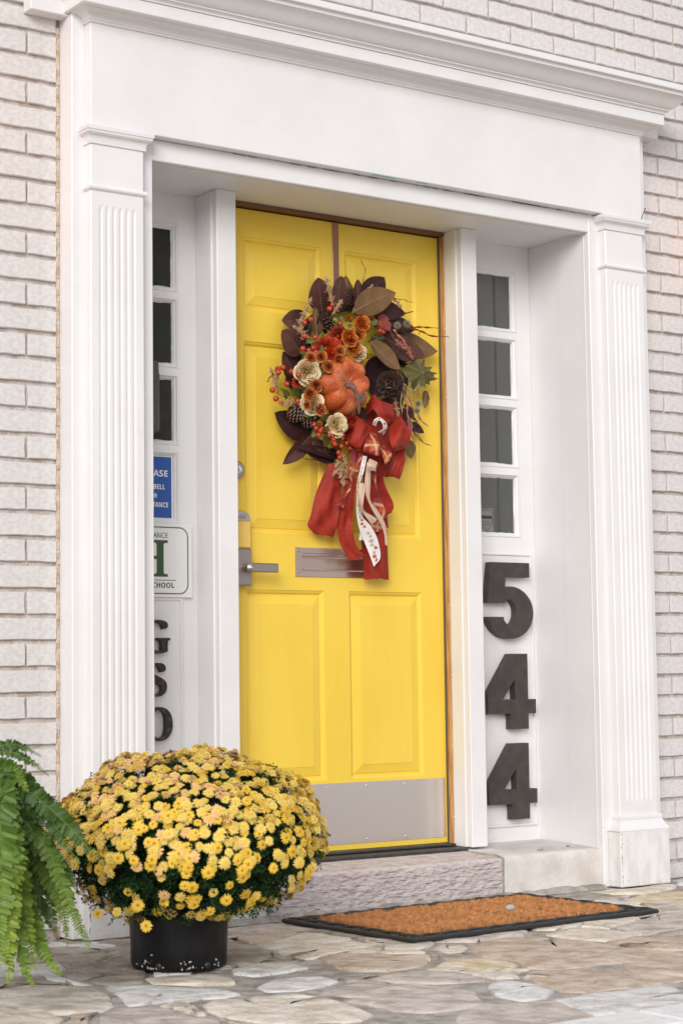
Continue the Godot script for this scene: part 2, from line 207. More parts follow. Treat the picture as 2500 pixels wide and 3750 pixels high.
func _ready():
	rng.seed = 7
	var cam := Camera3D.new()
	cam.position = Vector3(-2.7322, .5516, 4.7821)
	cam.rotation = Vector3(deg_to_rad(4.9657), deg_to_rad(-35.3295), deg_to_rad(-.7537))
	var lens := CameraAttributesPhysical.new()
	lens.frustum_focal_length = 45.0
	lens.frustum_focus_distance = 6.1
	lens.exposure_aperture = 5.6
	cam.attributes = lens
	cam.fov = 29.87
	cam.near = .05
	cam.far = 300.0
	add_child(cam)
	cam.current = true
	var sky := ProceduralSkyMaterial.new()
	sky.sky_top_color = Color(.80, .81, .85)
	sky.sky_horizon_color = Color(1.0, .995, 1.0)
	sky.sky_curve = .5
	sky.ground_bottom_color = Color(.40, .39, .36)
	sky.ground_horizon_color = Color(.62, .61, .58)
	sky.sun_angle_max = 1.0
	var sk := Sky.new()
	sk.sky_material = sky
	var env := Environment.new()
	env.background_mode = Environment.BG_SKY
	env.sky = sk
	env.background_energy_multiplier = .72
	env.tonemap_mode = Environment.TONE_MAPPER_LINEAR
	env.tonemap_exposure = 1.68
	env.sdfgi_enabled = true
	env.ssao_enabled = true
	env.ssil_enabled = true
	var we := WorldEnvironment.new()
	we.environment = env
	add_child(we)
	var sun := DirectionalLight3D.new()
	sun.light_energy = .5
	sun.light_angular_distance = 30.0
	sun.light_color = Color(1.0, .98, .97)
	sun.shadow_enabled = true
	add_child(sun)
	sun.look_at_from_position(Vector3(-3.4, 2.2, 4.2), Vector3(.6, 0, 0))
	make_materials()
	wall_bricks()
	surround()
	sidelight("four-pane white sidelight left of the door, with signs below", -.004, .3345, .058, .2712, .030, .272, .7990)
	sidelight("four-pane white sidelight right of the door, above the house numbers", 1.3685, 1.711, 1.4380, 1.6491, 1.4000, 1.6870, .9720)
	doorway()
	interior()
	steps()
	paving()
	kerb()
	digits()
	signs()
	doormat()
	wreath()
	chrysanthemum(cam.position)
	fern()
	lantern("black wall lantern on the brick left of the surround", -.72)
	autumn_tree("autumn tree with dark crown and orange leaves facing the house", Vector3(4.6, GY - .03, 7.4), 6.2, 1.7, [Color(.018, .022, .010), Color(.03, .03, .012), Color(.022, .02, .01), Color(.50, .16, .02), Color(.42, .09, .015), Color(.02, .025, .012)], 77)
	lantern("black wall lantern on the brick right of the surround", 2.43)

# ---------------------------------------------------------------- mesh tools
class MB:
	var st := SurfaceTool.new()
	func _init(smooth := false):
		st.begin(Mesh.PRIMITIVE_TRIANGLES)
		st.set_smooth_group(0 if smooth else -1)
		st.set_color(Color.WHITE)
	func smooth(on: bool):
		st.set_smooth_group(0 if on else -1)
	func col(c: Color):
		st.set_color(c)
	func tri(a: Vector3, b: Vector3, c: Vector3):
		st.add_vertex(a); st.add_vertex(c); st.add_vertex(b)
	func quad(a: Vector3, b: Vector3, c: Vector3, d: Vector3):
		tri(a, b, c); tri(a, c, d)
	func quad_uv(p: Array, t: Array):
		for i in [0, 2, 1, 0, 3, 2]:
			st.set_uv(t[i]); st.add_vertex(p[i])
	func rbox(lo: Vector3, hi: Vector3, b := 0.002):
		# a box with chamfered edges
		var c := (lo + hi) * 0.5
		var h := (hi - lo) * 0.5
		b = minf(b, minf(h.x, minf(h.y, h.z)) * 0.9)
		if b <= 0.00001:
			b = 0.00001
		var face := func(ax: int, sg: float) -> Array:
			var o := []
			var u := (ax + 1) % 3
			var w := (ax + 2) % 3
			for k in [[-1, -1], [1, -1], [1, 1], [-1, 1]]:
				var p := Vector3.ZERO
				p[ax] = h[ax] * sg
				p[u] = (h[u] - b) * k[0]
				p[w] = (h[w] - b) * k[1]
				o.append(p + c)
			if sg < 0: o.reverse()
			return o
		for ax in 3:
			for sg in [-1.0, 1.0]:
				var f: Array = face.call(ax, sg)
				quad(f[0], f[1], f[2], f[3])
		for ax in 3:
			var u := (ax + 1) % 3
			var w := (ax + 2) % 3
			for su in [-1.0, 1.0]:
				for sw in [-1.0, 1.0]:
					var e := []
					for k in [[-1, 0], [1, 0], [1, 1], [-1, 1]]:
						var p := Vector3.ZERO
						p[ax] = (h[ax] - b) * k[0]
						p[u] = (h[u] if k[1] == 0 else h[u] - b) * su
						p[w] = (h[w] - b if k[1] == 0 else h[w]) * sw
						e.append(p + c)
					if su * sw < 0: e.reverse()
					quad(e[0], e[1], e[2], e[3])
		for sx in [-1.0, 1.0]:
			for sy in [-1.0, 1.0]:
				for sz in [-1.0, 1.0]:
					var s := Vector3(sx, sy, sz)
					var p0 := c + Vector3(h.x, h.y - b, h.z - b) * s
					var p1 := c + Vector3(h.x - b, h.y, h.z - b) * s
					var p2 := c + Vector3(h.x - b, h.y - b, h.z) * s
					if sx * sy * sz > 0: tri(p0, p1, p2)
					else: tri(p0, p2, p1)
	func prism(poly: PackedVector2Array, z0: float, z1: float, bev := 0.0):
		# an outline in x, y drawn out along z
		if Geometry2D.is_polygon_clockwise(poly): poly.reverse()
		var idx := Geometry2D.triangulate_polygon(poly)
		var top := poly
		if bev > 0.0:
			var ins := []
			var n := poly.size()
			for i in n:
				var d0 := (poly[i] - poly[(i + n - 1) % n]).normalized()
				var d1 := (poly[(i + 1) % n] - poly[i]).normalized()
				var m := Vector2(-d0.y, d0.x) + Vector2(-d1.y, d1.x)
				ins.append(poly[i] + m / maxf(0.4, m.length_squared() * 0.5) * bev)
			top = PackedVector2Array(ins)
		for k in range(0, idx.size(), 3):
			var a := top[idx[k]]
			var b := top[idx[k + 1]]
			var c := top[idx[k + 2]]
			if (b - a).cross(c - a) < 0.0:
				var t := b
				b = c
				c = t
			tri(Vector3(a.x, a.y, z1), Vector3(b.x, b.y, z1), Vector3(c.x, c.y, z1))
			a = poly[idx[k]]; b = poly[idx[k + 1]]; c = poly[idx[k + 2]]
			if (b - a).cross(c - a) < 0.0:
				var t2 := b
				b = c
				c = t2
			tri(Vector3(a.x, a.y, z0), Vector3(c.x, c.y, z0), Vector3(b.x, b.y, z0))
		for i in poly.size():
			var j := (i + 1) % poly.size()
			var p := poly[i]
			var q := poly[j]
			var zz := z1 - bev
			quad(Vector3(p.x, p.y, z0), Vector3(q.x, q.y, z0), Vector3(q.x, q.y, zz), Vector3(p.x, p.y, zz))
			if bev > 0.0:
				quad(Vector3(p.x, p.y, zz), Vector3(q.x, q.y, zz), Vector3(top[j].x, top[j].y, z1), Vector3(top[i].x, top[i].y, z1))
	func sweep(path: Array, closed: bool, prof: Array, put: Callable):
		# a moulding: profile points (out, up) follow a path with mitred corners; put(x, y, up) gives the place
		var n := path.size()
		var ring := []
		for i in n:
			var dirs := []
			if closed or i > 0: dirs.append((path[i] - path[(i + n - 1) % n]).normalized())
			if closed or i < n - 1: dirs.append((path[(i + 1) % n] - path[i]).normalized())
			var m := Vector2.ZERO
			for d in dirs: m += Vector2(d.y, -d.x)
			m /= dirs.size()
			m /= maxf(0.2, m.length_squared())
			var r := []
			for p in prof:
				var q: Vector2 = path[i] + m * p.x
				r.append(put.call(q.x, q.y, p.y))
			ring.append(r)
		for i in (n if closed else n - 1):
			var a: Array = ring[i]
			var b: Array = ring[(i + 1) % n]
			for k in prof.size() - 1:
				quad(a[k], b[k], b[k + 1], a[k + 1])
	func tube(pts: Array, radii: Array, sides := 6, cap := true):
		var rings := []
		var ref := Vector3(0.13, 0.31, 0.94).normalized()
		for i in pts.size():
			var d: Vector3 = (pts[mini(i + 1, pts.size() - 1)] - pts[maxi(i - 1, 0)]).normalized()
			var u := d.cross(ref).normalized()
			var w := d.cross(u)
			var r := []
			for k in sides:
				var a := TAU * k / sides
				r.append(pts[i] + (u * cos(a) + w * sin(a)) * radii[i])
			rings.append(r)
		for i in pts.size() - 1:
			for k in sides:
				var j := (k + 1) % sides
				quad(rings[i][k], rings[i + 1][k], rings[i + 1][j], rings[i][j])
		if cap:
			for e in [0, pts.size() - 1]:
				for k in sides:
					var j := (k + 1) % sides
					if e == 0: tri(pts[e], rings[e][k], rings[e][j])
					else: tri(pts[e], rings[e][j], rings[e][k])
	func ball(c: Vector3, r: Vector3, nu := 10, nv := 7):
		for i in nv:
			for k in nu:
				var q := []
				for e in [[0, 0], [0, 1], [1, 1], [1, 0]]:
					var a: float = PI * (i + e[0]) / nv
					var t: float = TAU * (k + e[1]) / nu
					q.append(c + Vector3(sin(a) * cos(t), cos(a), sin(a) * sin(t)) * r)
				if i == 0: tri(q[0], q[2], q[3])
				elif i == nv - 1: tri(q[0], q[1], q[2])
				else: quad(q[0], q[1], q[2], q[3])
	func lathe(prof: Array, sides: int, at := Vector3.ZERO):
		for i in prof.size() - 1:
			for k in sides:
				var a := TAU * k / sides
				var b := TAU * (k + 1) / sides
				var p: Vector2 = prof[i]
				var q: Vector2 = prof[i + 1]
				quad(at + Vector3(cos(b) * p.x, p.y, sin(b) * p.x), at + Vector3(cos(a) * p.x, p.y, sin(a) * p.x), at + Vector3(cos(a) * q.x, q.y, sin(a) * q.x), at + Vector3(cos(b) * q.x, q.y, sin(b) * q.x))
	func mesh() -> ArrayMesh:
		st.generate_normals()
		return st.commit()

func numbered(called: String) -> String:
	if not taken.has(called):
		taken[called] = 0
		return called
	taken[called] += 1
	return "%s_%03d" % [called, taken[called]]

func tag(o: Node, label: String, category: String, group := ""):
	o.set_meta("label", label)
	o.set_meta("category", category)
	if group != "": o.set_meta("group", group)

func thing(called: String, label: String, category: String, at := Vector3.ZERO, group := "") -> Node3D:
	var o := Node3D.new()
	o.name = numbered(called)
	o.position = at
	add_child(o)
	tag(o, label, category, group)
	return o

func part(parent: Node, called: String, mesh: Mesh, m: Material, at := Vector3.ZERO, b := Basis.IDENTITY) -> MeshInstance3D:
	var o := MeshInstance3D.new()
	o.mesh = mesh
	o.material_override = m
	o.transform = Transform3D(b, at)
	if parent == self:
		o.name = numbered(called)
		add_child(o)
	else:
		o.name = called
		parent.add_child(o, true)
	return o

func structure(called: String, mesh: Mesh, m: Material, at := Vector3.ZERO) -> MeshInstance3D:
	var o := part(self, called, mesh, m, at)
	o.set_meta("kind", "structure")
	return o

func boxm(lo: Vector3, hi: Vector3, b := 0.002) -> ArrayMesh:
	var mb := MB.new()
	mb.rbox(lo, hi, b)
	return mb.mesh()

# ---------------------------------------------------------------- materials
func lin(r: float, g: float, b: float) -> Color:
	return Color(r, g, b).linear_to_srgb()

func noise(freq: float, octaves := 4, sd := 1, kind := FastNoiseLite.TYPE_SIMPLEX_SMOOTH) -> FastNoiseLite:
	var n := FastNoiseLite.new()
	n.noise_type = kind
	n.frequency = freq
	n.fractal_octaves = octaves
	n.seed = sd
	return n

func tex_gray(size: int, freq: float, octaves: int, sd: int, kind := FastNoiseLite.TYPE_SIMPLEX_SMOOTH, stretch := Vector2.ONE) -> ImageTexture:
	var im := noise(freq, octaves, sd, kind).get_seamless_image(size, size)
	if stretch != Vector2.ONE:
		im.resize(int(size * stretch.x), int(size * stretch.y), Image.INTERPOLATE_CUBIC)
	return ImageTexture.create_from_image(im)

# a colour texture: patches between colours (linear), plus specks
func tex_col(size: int, freq: float, sd: int, stops: Array, fine := 0.06, specks := 0.0, speck := Color.BLACK) -> ImageTexture:
	var a := noise(freq, 5, sd).get_seamless_image(size, size)
	var b := noise(freq * 7.0, 3, sd + 7).get_seamless_image(size, size)
	var s := noise(0.09, 2, sd + 13).get_seamless_image(size, size)
	var im := Image.create(size, size, false, Image.FORMAT_RGB8)
	for y in size:
		for x in size:
			var t := clampf((a.get_pixel(x, y).r - 0.5) * 1.7 + 0.5, 0.0, 0.999) * (stops.size() - 1)
			var k := int(t)
			var c: Color = stops[k].lerp(stops[k + 1], t - k)
			var f := 1.0 + (b.get_pixel(x, y).r - 0.5) * 2.0 * fine
			c = Color(c.r * f, c.g * f, c.b * f)
			if specks > 0.0:
				c = c.lerp(speck, smoothstep(1.0 - specks, 1.0 - specks * 0.8, s.get_pixel(x, y).r))
			im.set_pixel(x, y, c.linear_to_srgb())
	return ImageTexture.create_from_image(im)

func mat(called: String, c: Color, rough := 0.6, metal := 0.0) -> StandardMaterial3D:
	var m := StandardMaterial3D.new()
	m.resource_name = called
	m.albedo_color = c
	m.roughness = rough
	m.metallic = metal
	M[called] = m
	return m

func tri_map(m: StandardMaterial3D, col: Texture2D, h: Texture2D, scale: Vector3, hscale := 0.0, world := true):
	m.uv1_triplanar = true
	m.uv1_world_triplanar = world
	m.uv1_triplanar_sharpness = 4.0
	m.uv1_scale = scale
	if col:
		m.albedo_texture = col
		m.albedo_color = Color.WHITE
	if h:
		m.heightmap_enabled = true
		m.heightmap_texture = h
		m.heightmap_scale = hscale

func vmat(called: String, rough := 0.6) -> StandardMaterial3D:
	var m := mat(called, Color.WHITE, rough)
	m.vertex_color_use_as_albedo = true
	return m

func make_materials():
	var brush := tex_gray(256, 0.02, 3, 5)
	var grit := tex_gray(512, 0.05, 5, 9)
	var pits := tex_gray(512, 0.022, 5, 21, FastNoiseLite.TYPE_PERLIN)
	var m := mat("white_paint", Color.WHITE, 0.42)
	tri_map(m, tex_col(512, 0.006, 31, [Color(.735, .732, .73), Color(.755, .754, .755), Color(.77, .77, .772)], 0.010), brush, Vector3(0.9, 0.9, 0.9), 0.025)
	m = mat("worn_white_paint", Color.WHITE, 0.5)
	tri_map(m, tex_col(512, 0.02, 33, [Color(.66, .66, .64), Color(.74, .735, .72), Color(.78, .78, .775)], 0.03, 0.11, Color(.42, .38, .33)), brush, Vector3(1.7, 0.7, 1.7), 0.12)
	m = mat("brick_paint", Color.WHITE, 0.72)
	tri_map(m, tex_col(512, 0.012, 41, [Color(.59, .568, .553), Color(.64, .62, .606), Color(.675, .658, .645)], 0.03, 0.10, Color(0.476, 0.405, 0.357)), pits, Vector3(7.0, 9.5, 7.0), 0.07)
	m = mat("mortar", Color.WHITE, 0.85)
	tri_map(m, tex_col(256, 0.02, 43, [Color(.42, .355, .31), Color(.52, .465, .425), Color(.60, .555, .525)], 0.06), grit, Vector3(3, 3, 3), 0.3)
	m = mat("caulk", Color.WHITE, 0.8)
	tri_map(m, tex_col(256, 0.03, 45, [Color(.42, .30, .21), Color(.55, .44, .35), Color(.62, .55, .48)], 0.06), grit, Vector3(4, 4, 4), 0.25)
	m = mat("yellow_paint", Color.WHITE, 0.36)
	tri_map(m, tex_col(256, 0.01, 51, [Color(.815, .575, .062), Color(.84, .60, .07), Color(.85, .615, .076)], 0.012), brush, Vector3(1.2, .5, 1.2), 0.04)
	m = mat("bare_wood", Color.WHITE, 0.5)
	tri_map(m, tex_col(256, 0.02, 53, [Color(.40, .19, .06), Color(.55, .29, .10), Color(.62, .36, .15)], 0.08), null, Vector3(8, 1, 8))
	mat("dark_wood", lin(.16, .075, .03), 0.55)
	mat("weatherstrip", lin(.10, .085, .06), 0.7)
	m = mat("steel", lin(.70, .575, .51), 0.33, 1.0)
	tri_map(m, null, tex_gray(256, 0.03, 2, 61, FastNoiseLite.TYPE_SIMPLEX_SMOOTH), Vector3(.6, 6, .6), 0.01)
	m = mat("kick_steel", lin(.76, .71, .68), 0.28, 1.0)
	mat("satin_nickel", lin(.44, .40, .38), 0.42, 1.0)
	mat("chrome", lin(.78, .76, .74), 0.30, 1.0)
	mat("lock_yellow", lin(.80, .54, .12), 0.5)
	mat("copper_strap", lin(.40, .22, .17), 0.30, 0.8)
	m = mat("black_metal", Color.WHITE, 0.5, 0.2)
	tri_map(m, tex_col(256, 0.03, 63, [Color(.03, .028, .026), Color(.045, .042, .04), Color(.06, .055, .05)], 0.1), null, Vector3(3, 3, 3))
	m = mat("bronze_number", Color.WHITE, 0.55)
	tri_map(m, tex_col(256, 0.02, 65, [Color(.038, .033, .030), Color(.048, .041, .037), Color(.058, .049, .043)], 0.1), grit, Vector3(3, 3, 3), 0.04)
	m = mat("old_letter", Color.WHITE, 0.5)
	tri_map(m, tex_col(256, 0.035, 67, [Color(.012, .012, .013), Color(.016, .016, .017), Color(.018, .017, .017), Color(.022, .02, .02), Color(.11, .05, .03)], 0.1), null, Vector3(4, 4, 4))
	mat("sign_white", lin(.78, .78, .76), 0.4)
	mat("sign_green", lin(.035, .085, .03), 0.5)
	mat("sign_dark", lin(.03, .035, .03), 0.5)
	mat("sign_blue", lin(.025, .095, .36), 0.35)
	mat("box_grey", lin(.075, .066, .07), 0.5)
	m = mat("glass", Color(0.9, 0.93, 0.92, 0.03), 0.02)
	m.transparency = BaseMaterial3D.TRANSPARENCY_ALPHA
	mat("interior_paint", lin(.22, .22, .19), 0.8)
	mat("interior_floor", lin(.14, .09, .06), 0.6)
	m = mat("sticker", lin(.20, .205, .20), 0.5)
	m = mat("rough_stone", Color.WHITE, 0.9)
	tri_map(m, tex_col(512, 0.01, 71, [Color(0.496, 0.437, 0.425), Color(0.566, 0.501, 0.490), Color(0.625, 0.560, 0.549), Color(0.590, 0.519, 0.472)], 0.05), pits, Vector3(2.6, 7.5, 2.6), 0.9)
	m = mat("smooth_stone", Color.WHITE, 0.8)
	tri_map(m, tex_col(512, 0.008, 73, [Color(0.593, 0.547, 0.502), Color(0.661, 0.627, 0.593), Color(0.707, 0.684, 0.655)], 0.03, 0.08, Color(0.433, 0.376, 0.319)), grit, Vector3(1.6, 1.6, 1.6), 0.12)
	m = mat("cement", Color.WHITE, 0.95)
	tri_map(m, tex_col(512, 0.012, 75, [Color(0.265, 0.240, 0.209), Color(0.373, 0.342, 0.302), Color(0.466, 0.435, 0.389)], 0.1, 0.2, Color(0.155, 0.132, 0.109)), grit, Vector3(2.4, 2.4, 2.4), 0.5)
	var sets := [
		[Color(.40, .35, .285), Color(.55, .49, .415), Color(.63, .58, .50)],
		[Color(.52, .50, .47), Color(.64, .625, .60), Color(.71, .70, .67)],
		[Color(.40, .345, .305), Color(.52, .46, .41), Color(.60, .54, .485)],
		[Color(.41, .315, .23), Color(.52, .425, .335), Color(.59, .50, .41)],
		[Color(.53, .455, .355), Color(.66, .595, .50), Color(.71, .66, .575)],
		[Color(.25, .215, .175), Color(.35, .31, .26), Color(.44, .40, .35)],
		[Color(.54, .42, .23), Color(.64, .54, .38), Color(.69, .625, .51)]]
	for i in sets.size():
		m = mat("stone_%d" % i, Color.WHITE, 0.86)
		tri_map(m, tex_col(512, 0.011, 81 + i, sets[i], 0.09, 0.17, Color(.24, .19, .14)), pits, Vector3(1.7, 1.7, 1.7), 0.9)
	m = mat("soil", Color.WHITE, 1.0)
	tri_map(m, tex_col(256, 0.03, 91, [Color(.085, .07, .055), Color(.11, .10, .08), Color(.10, .105, .07)], 0.2), null, Vector3(.5, .5, .5))
	m = mat("bounce_concrete", Color.WHITE, 0.9)  # invented pale surface, its colour chosen to bounce light into the recess
	tri_map(m, tex_col(256, 0.02, 92, [Color(.45, .40, .35), Color(.50, .45, .40), Color(.54, .49, .44)], 0.06), null, Vector3(.4, .4, .4))
	m = mat("rubber", lin(.016, .016, .017), 0.45)
	tri_map(m, null, grit, Vector3(6, 6, 6), 0.06)
	m = mat("coir", Color.WHITE, 1.0)
	tri_map(m, tex_col(256, 0.05, 93, [Color(.30, .125, .045), Color(.44, .20, .070), Color(.54, .26, .10)], 0.25), grit, Vector3(5, 5, 5), 1.2)
	mat("teal_paint", lin(.30, .50, .48), 0.5)
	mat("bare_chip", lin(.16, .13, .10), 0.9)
	m = mat("pebble", lin(.42, .44, .43), 0.8)
	m = mat("pot_plastic", Color.WHITE, 0.42)
	tri_map(m, tex_col(256, 0.012, 95, [Color(.006, .006, .0065), Color(.009, .009, .0095), Color(.013, .013, .013)], 0.1), null, Vector3(3, 3, 3))
	m.metallic_specular = 0.3
	m = mat("lime_dust", lin(.45, .45, .44), 0.9)
	m = vmat("leaf_green", 0.75)
	m.metallic_specular = 0.2
	m.backlight = Color(.12, .16, .04)
	m = vmat("petal", 0.65)
	m.backlight = Color(.3, .26, .1)
	m = vmat("fern_green", 0.55)
	m.backlight = Color(.25, .34, .08)
	m = vmat("wreath_leaf", 0.46)
	m.metallic_specular = 0.35
	m = vmat("wreath_bloom", 0.6)
	m.backlight = Color(.12, .08, .05)
	m = vmat("matte_bits", 0.85)
	m = mat("berry", lin(.42, .035, .012), 0.22)
	m.clearcoat_enabled = true
	m.clearcoat = 0.4
	m = vmat("cone_scale", 0.6)
	m = mat("pumpkin_skin", Color.WHITE, 0.5)
	tri_map(m, tex_col(256, 0.014, 97, [Color(.36, .055, .010), Color(.47, .085, .016), Color(.53, .115, .024), Color(.56, .19, .08)], 0.16, 0.2, Color(.18, .04, .015)), grit, Vector3(4, 4, 4), 0.15)
	m = vmat("pumpkin_stem", 0.5)
	m = mat("red_ribbon", Color.WHITE, 0.55)
	m.metallic_specular = 0.3
	tri_map(m, tex_col(256, 0.02, 99, [Color(.25, .020, .011), Color(.30, .026, .014), Color(.34, .032, .018)], 0.05), tex_gray(256, 0.12, 1, 3), Vector3(3, 3, 3), 0.05)
	m = mat("plaid_ribbon", Color.WHITE, 0.6)
	m.albedo_texture = plaid()
	m = mat("print_ribbon", Color.WHITE, 0.55)
	m.albedo_texture = pumpkin_print()
	m.backlight = Color(.2, .2, .18)
	m = mat("champagne_ribbon", lin(.62, .45, .33), 0.42)
	mat("lamp_black", lin(.02, .02, .02), 0.4)
	m = vmat("tree_leaf", 0.6)
	m = mat("bark", lin(.09, .065, .045), 0.9)

func plaid() -> ImageTexture:
	var im := Image.create(256, 256, false, Image.FORMAT_RGB8)
	var n := noise(0.2, 2, 4)
	for y in 256:
		for x in 256:
			var u := x % 128
			var v := y % 128
			var c := Color(.42, .075, .016)
			var du := u < 52
			var dv := v < 52
			if du and dv: c = Color(.16, .008, .016)
			elif du or dv: c = Color(.28, .020, .016)
			var on := (u > 80 and u < 98)
			var on2 := (v > 80 and v < 98)
			if on or on2: c = c.lerp(Color(.66, .38, .22), 0.72 if on != on2 else 1.0)
			c *= 1.0 + 0.12 * n.get_noise_2d(x, y) + (0.06 if (x + y) % 4 < 2 else -0.06)
			im.set_pixel(x, y, c.linear_to_srgb())
	return ImageTexture.create_from_image(im)

func pumpkin_print() -> ImageTexture:
	var im := Image.create(64, 512, false, Image.FORMAT_RGB8)
	im.fill(lin(.76, .75, .74))
	var r := RandomNumberGenerator.new()
	r.seed = 8
	var y := 20
	while y < 500:
		var cx := r.randi_range(20, 44)
		var rr := r.randf_range(9, 14)
		var pale := r.randf() < 0.3
		for dy in range(-16, 17):
			for dx in range(-16, 17):
				var d := Vector2(dx / rr, dy / (rr * 0.85)).length()
				var px := cx + dx
				var py := y + dy
				if d < 1.0 and px >= 0 and px < 64 and py >= 0 and py < 512:
					var stripe := 0.85 + 0.15 * cos(dx * 0.9)
					im.set_pixel(px, py, lin((.60 if pale else .58) * stripe, (.44 if pale else .17) * stripe, (.26 if pale else .07) * stripe))
		im.fill_rect(Rect2i(cx - 1, maxi(0, y - int(rr) - 5), 3, 6), lin(.16, .12, .08))
		y += r.randi_range(22, 34)
	return ImageTexture.create_from_image(im)
# ---------------------------------------------------------------- the house front
func wall_bricks():
	var wall := thing("brick_wall", "off-white painted brick house wall around the white door surround", "brick wall")
	var mo := MB.new()
	mo.rbox(Vector3(-1.6, GY - 0.1, -0.24), Vector3(-0.2616, 3.3, BZ - 0.0110), 0.0)
	mo.rbox(Vector3(1.9775, GY - 0.1, -0.24), Vector3(3.1, 3.3, BZ - 0.0110), 0.0)
	mo.rbox(Vector3(-0.2615, 2.44, -0.24), Vector3(1.9774, 3.3, BZ - 0.0110), 0.0)
	part(wall, "mortar", mo.mesh(), M.mortar)
	var cache := {}
	var rest := MB.new()
	var n := 0
	var sides := [
		{"x0": -1.6, "x1": -0.2735, "joint": -0.3658, "step": 0.197, "bed": 1.3952, "course": 0.0725, "odd": 1, "y0": GY, "y1": 3.2, "in0": -0.66, "in1": 0.0, "top": 2.62},
		{"x0": 1.9895, "x1": 3.1, "joint": 2.2157, "step": 0.1938, "bed": 2.0549, "course": 0.0715, "odd": 1, "y0": GY, "y1": 2.60, "in0": 0.0, "in1": 2.33, "top": 9.0},
		{"x0": -0.262, "x1": 3.1, "joint": 2.2157, "step": 0.1938, "bed": 2.0549, "course": 0.0715, "odd": 1, "y0": 2.60, "y1": 3.2, "in0": 0.85, "in1": 2.33, "top": 2.94}]
	for s in sides:
		for k in range(-40, 24):
			var y: float = s.bed + k * s.course
			if y + s.course * 0.5 < s.y0 or y + s.course * 0.5 > s.y1: continue
			var off: float = s.joint + (0.0 if posmod(k, 2) == s.odd else s.step * 0.5)
			for j in range(-22, 12):
				var a: float = maxf(off + j * s.step + 0.0045, s.x0)
				var b: float = minf(off + (j + 1) * s.step - 0.0045, s.x1)
				if b - a < 0.02: continue
				var y0 := maxf(y + 0.0005, GY + 0.001)
				var y1: float = y + s.course - 0.0118
				var jz := rng.randf_range(-0.0016, 0.0016)
				if (a + b) * 0.5 > s.in0 and (a + b) * 0.5 < s.in1 and y < s.top:
					var w: float = snappedf(b - a, 0.001)
					var h: float = snappedf(y1 - y0, 0.001)
					var key := "%.3f %.3f %d" % [w, h, n % 3]
					if not cache.has(key): cache[key] = brick_mesh(w, h)
					part(wall, "brick", cache[key], M.brick_paint, Vector3((a + b) * 0.5, (y0 + y1) * 0.5, BZ + jz), Basis(Vector3.BACK, rng.randf_range(-0.003, 0.003)) * Basis(Vector3.RIGHT, rng.randf_range(-0.012, 0.012)))
					n += 1
				else:
					rest.rbox(Vector3(a, y0, BZ - 0.03), Vector3(b, y1, BZ + jz), 0.0025)
	var r := part(wall, "outer_bricks", rest.mesh(), M.brick_paint)
	r.set_meta("kind", "stuff")
	print("bricks ", n)
	var ca := MB.new()
	var y := GY
	while y < 2.43:
		var dy := rng.randf_range(0.03, 0.07)
		var t := rng.randf_range(0.0, 0.004)
		ca.rbox(Vector3(-0.2735, y, BZ - 0.012), Vector3(-0.2617, minf(y + dy, 2.43), BZ - 0.004 + t), 0.002)
		ca.rbox(Vector3(1.9777, y, BZ - 0.012), Vector3(1.9895, minf(y + dy, 2.43), BZ - 0.006 + t), 0.002)
		y += dy
	part(wall, "caulk_joint", ca.mesh(), M.caulk)

func brick_mesh(w: float, h: float) -> ArrayMesh:
	# a worn brick: the face is a little uneven and its edges wander
	var mb := MB.new()
	var nx := maxi(2, int(w / 0.024))
	var grid := []
	for j in 4:
		var row := []
		for i in nx + 1:
			var u := float(i) / nx - 0.5
			var v := j / 3.0 - 0.5
			var ex := rng.randf_range(-0.0012, 0.0012)
			var ey := rng.randf_range(-0.0011, 0.0011)
			row.append(Vector3(u * (w - 0.004) + ex, v * (h - 0.004) + ey, rng.randf_range(-0.0006, 0.0004)))
		grid.append(row)
	for j in 3:
		for i in nx:
			mb.quad(grid[j][i], grid[j][i + 1], grid[j + 1][i + 1], grid[j + 1][i])
	var rim := []
	for i in nx: rim.append(grid[0][i])
	for j in 3: rim.append(grid[j][nx])
	for i in nx: rim.append(grid[3][nx - i])
	for j in 3: rim.append(grid[3 - j][0])
	for i in rim.size():
		var p: Vector3 = rim[i]
		var q: Vector3 = rim[(i + 1) % rim.size()]
		var po := Vector3(p.x * w / (w - 0.004), p.y * h / (h - 0.004), p.z - 0.003)
		var qo := Vector3(q.x * w / (w - 0.004), q.y * h / (h - 0.004), q.z - 0.003)
		mb.quad(q, p, po, qo)
		mb.quad(qo, po, Vector3(po.x, po.y, -0.03), Vector3(qo.x, qo.y, -0.03))
	return mb.mesh()

func xz(x, z, up) -> Vector3: return Vector3(x, up, z)
func xy(z: float) -> Callable:
	return func(x, y, up): return Vector3(x, y, z + up)

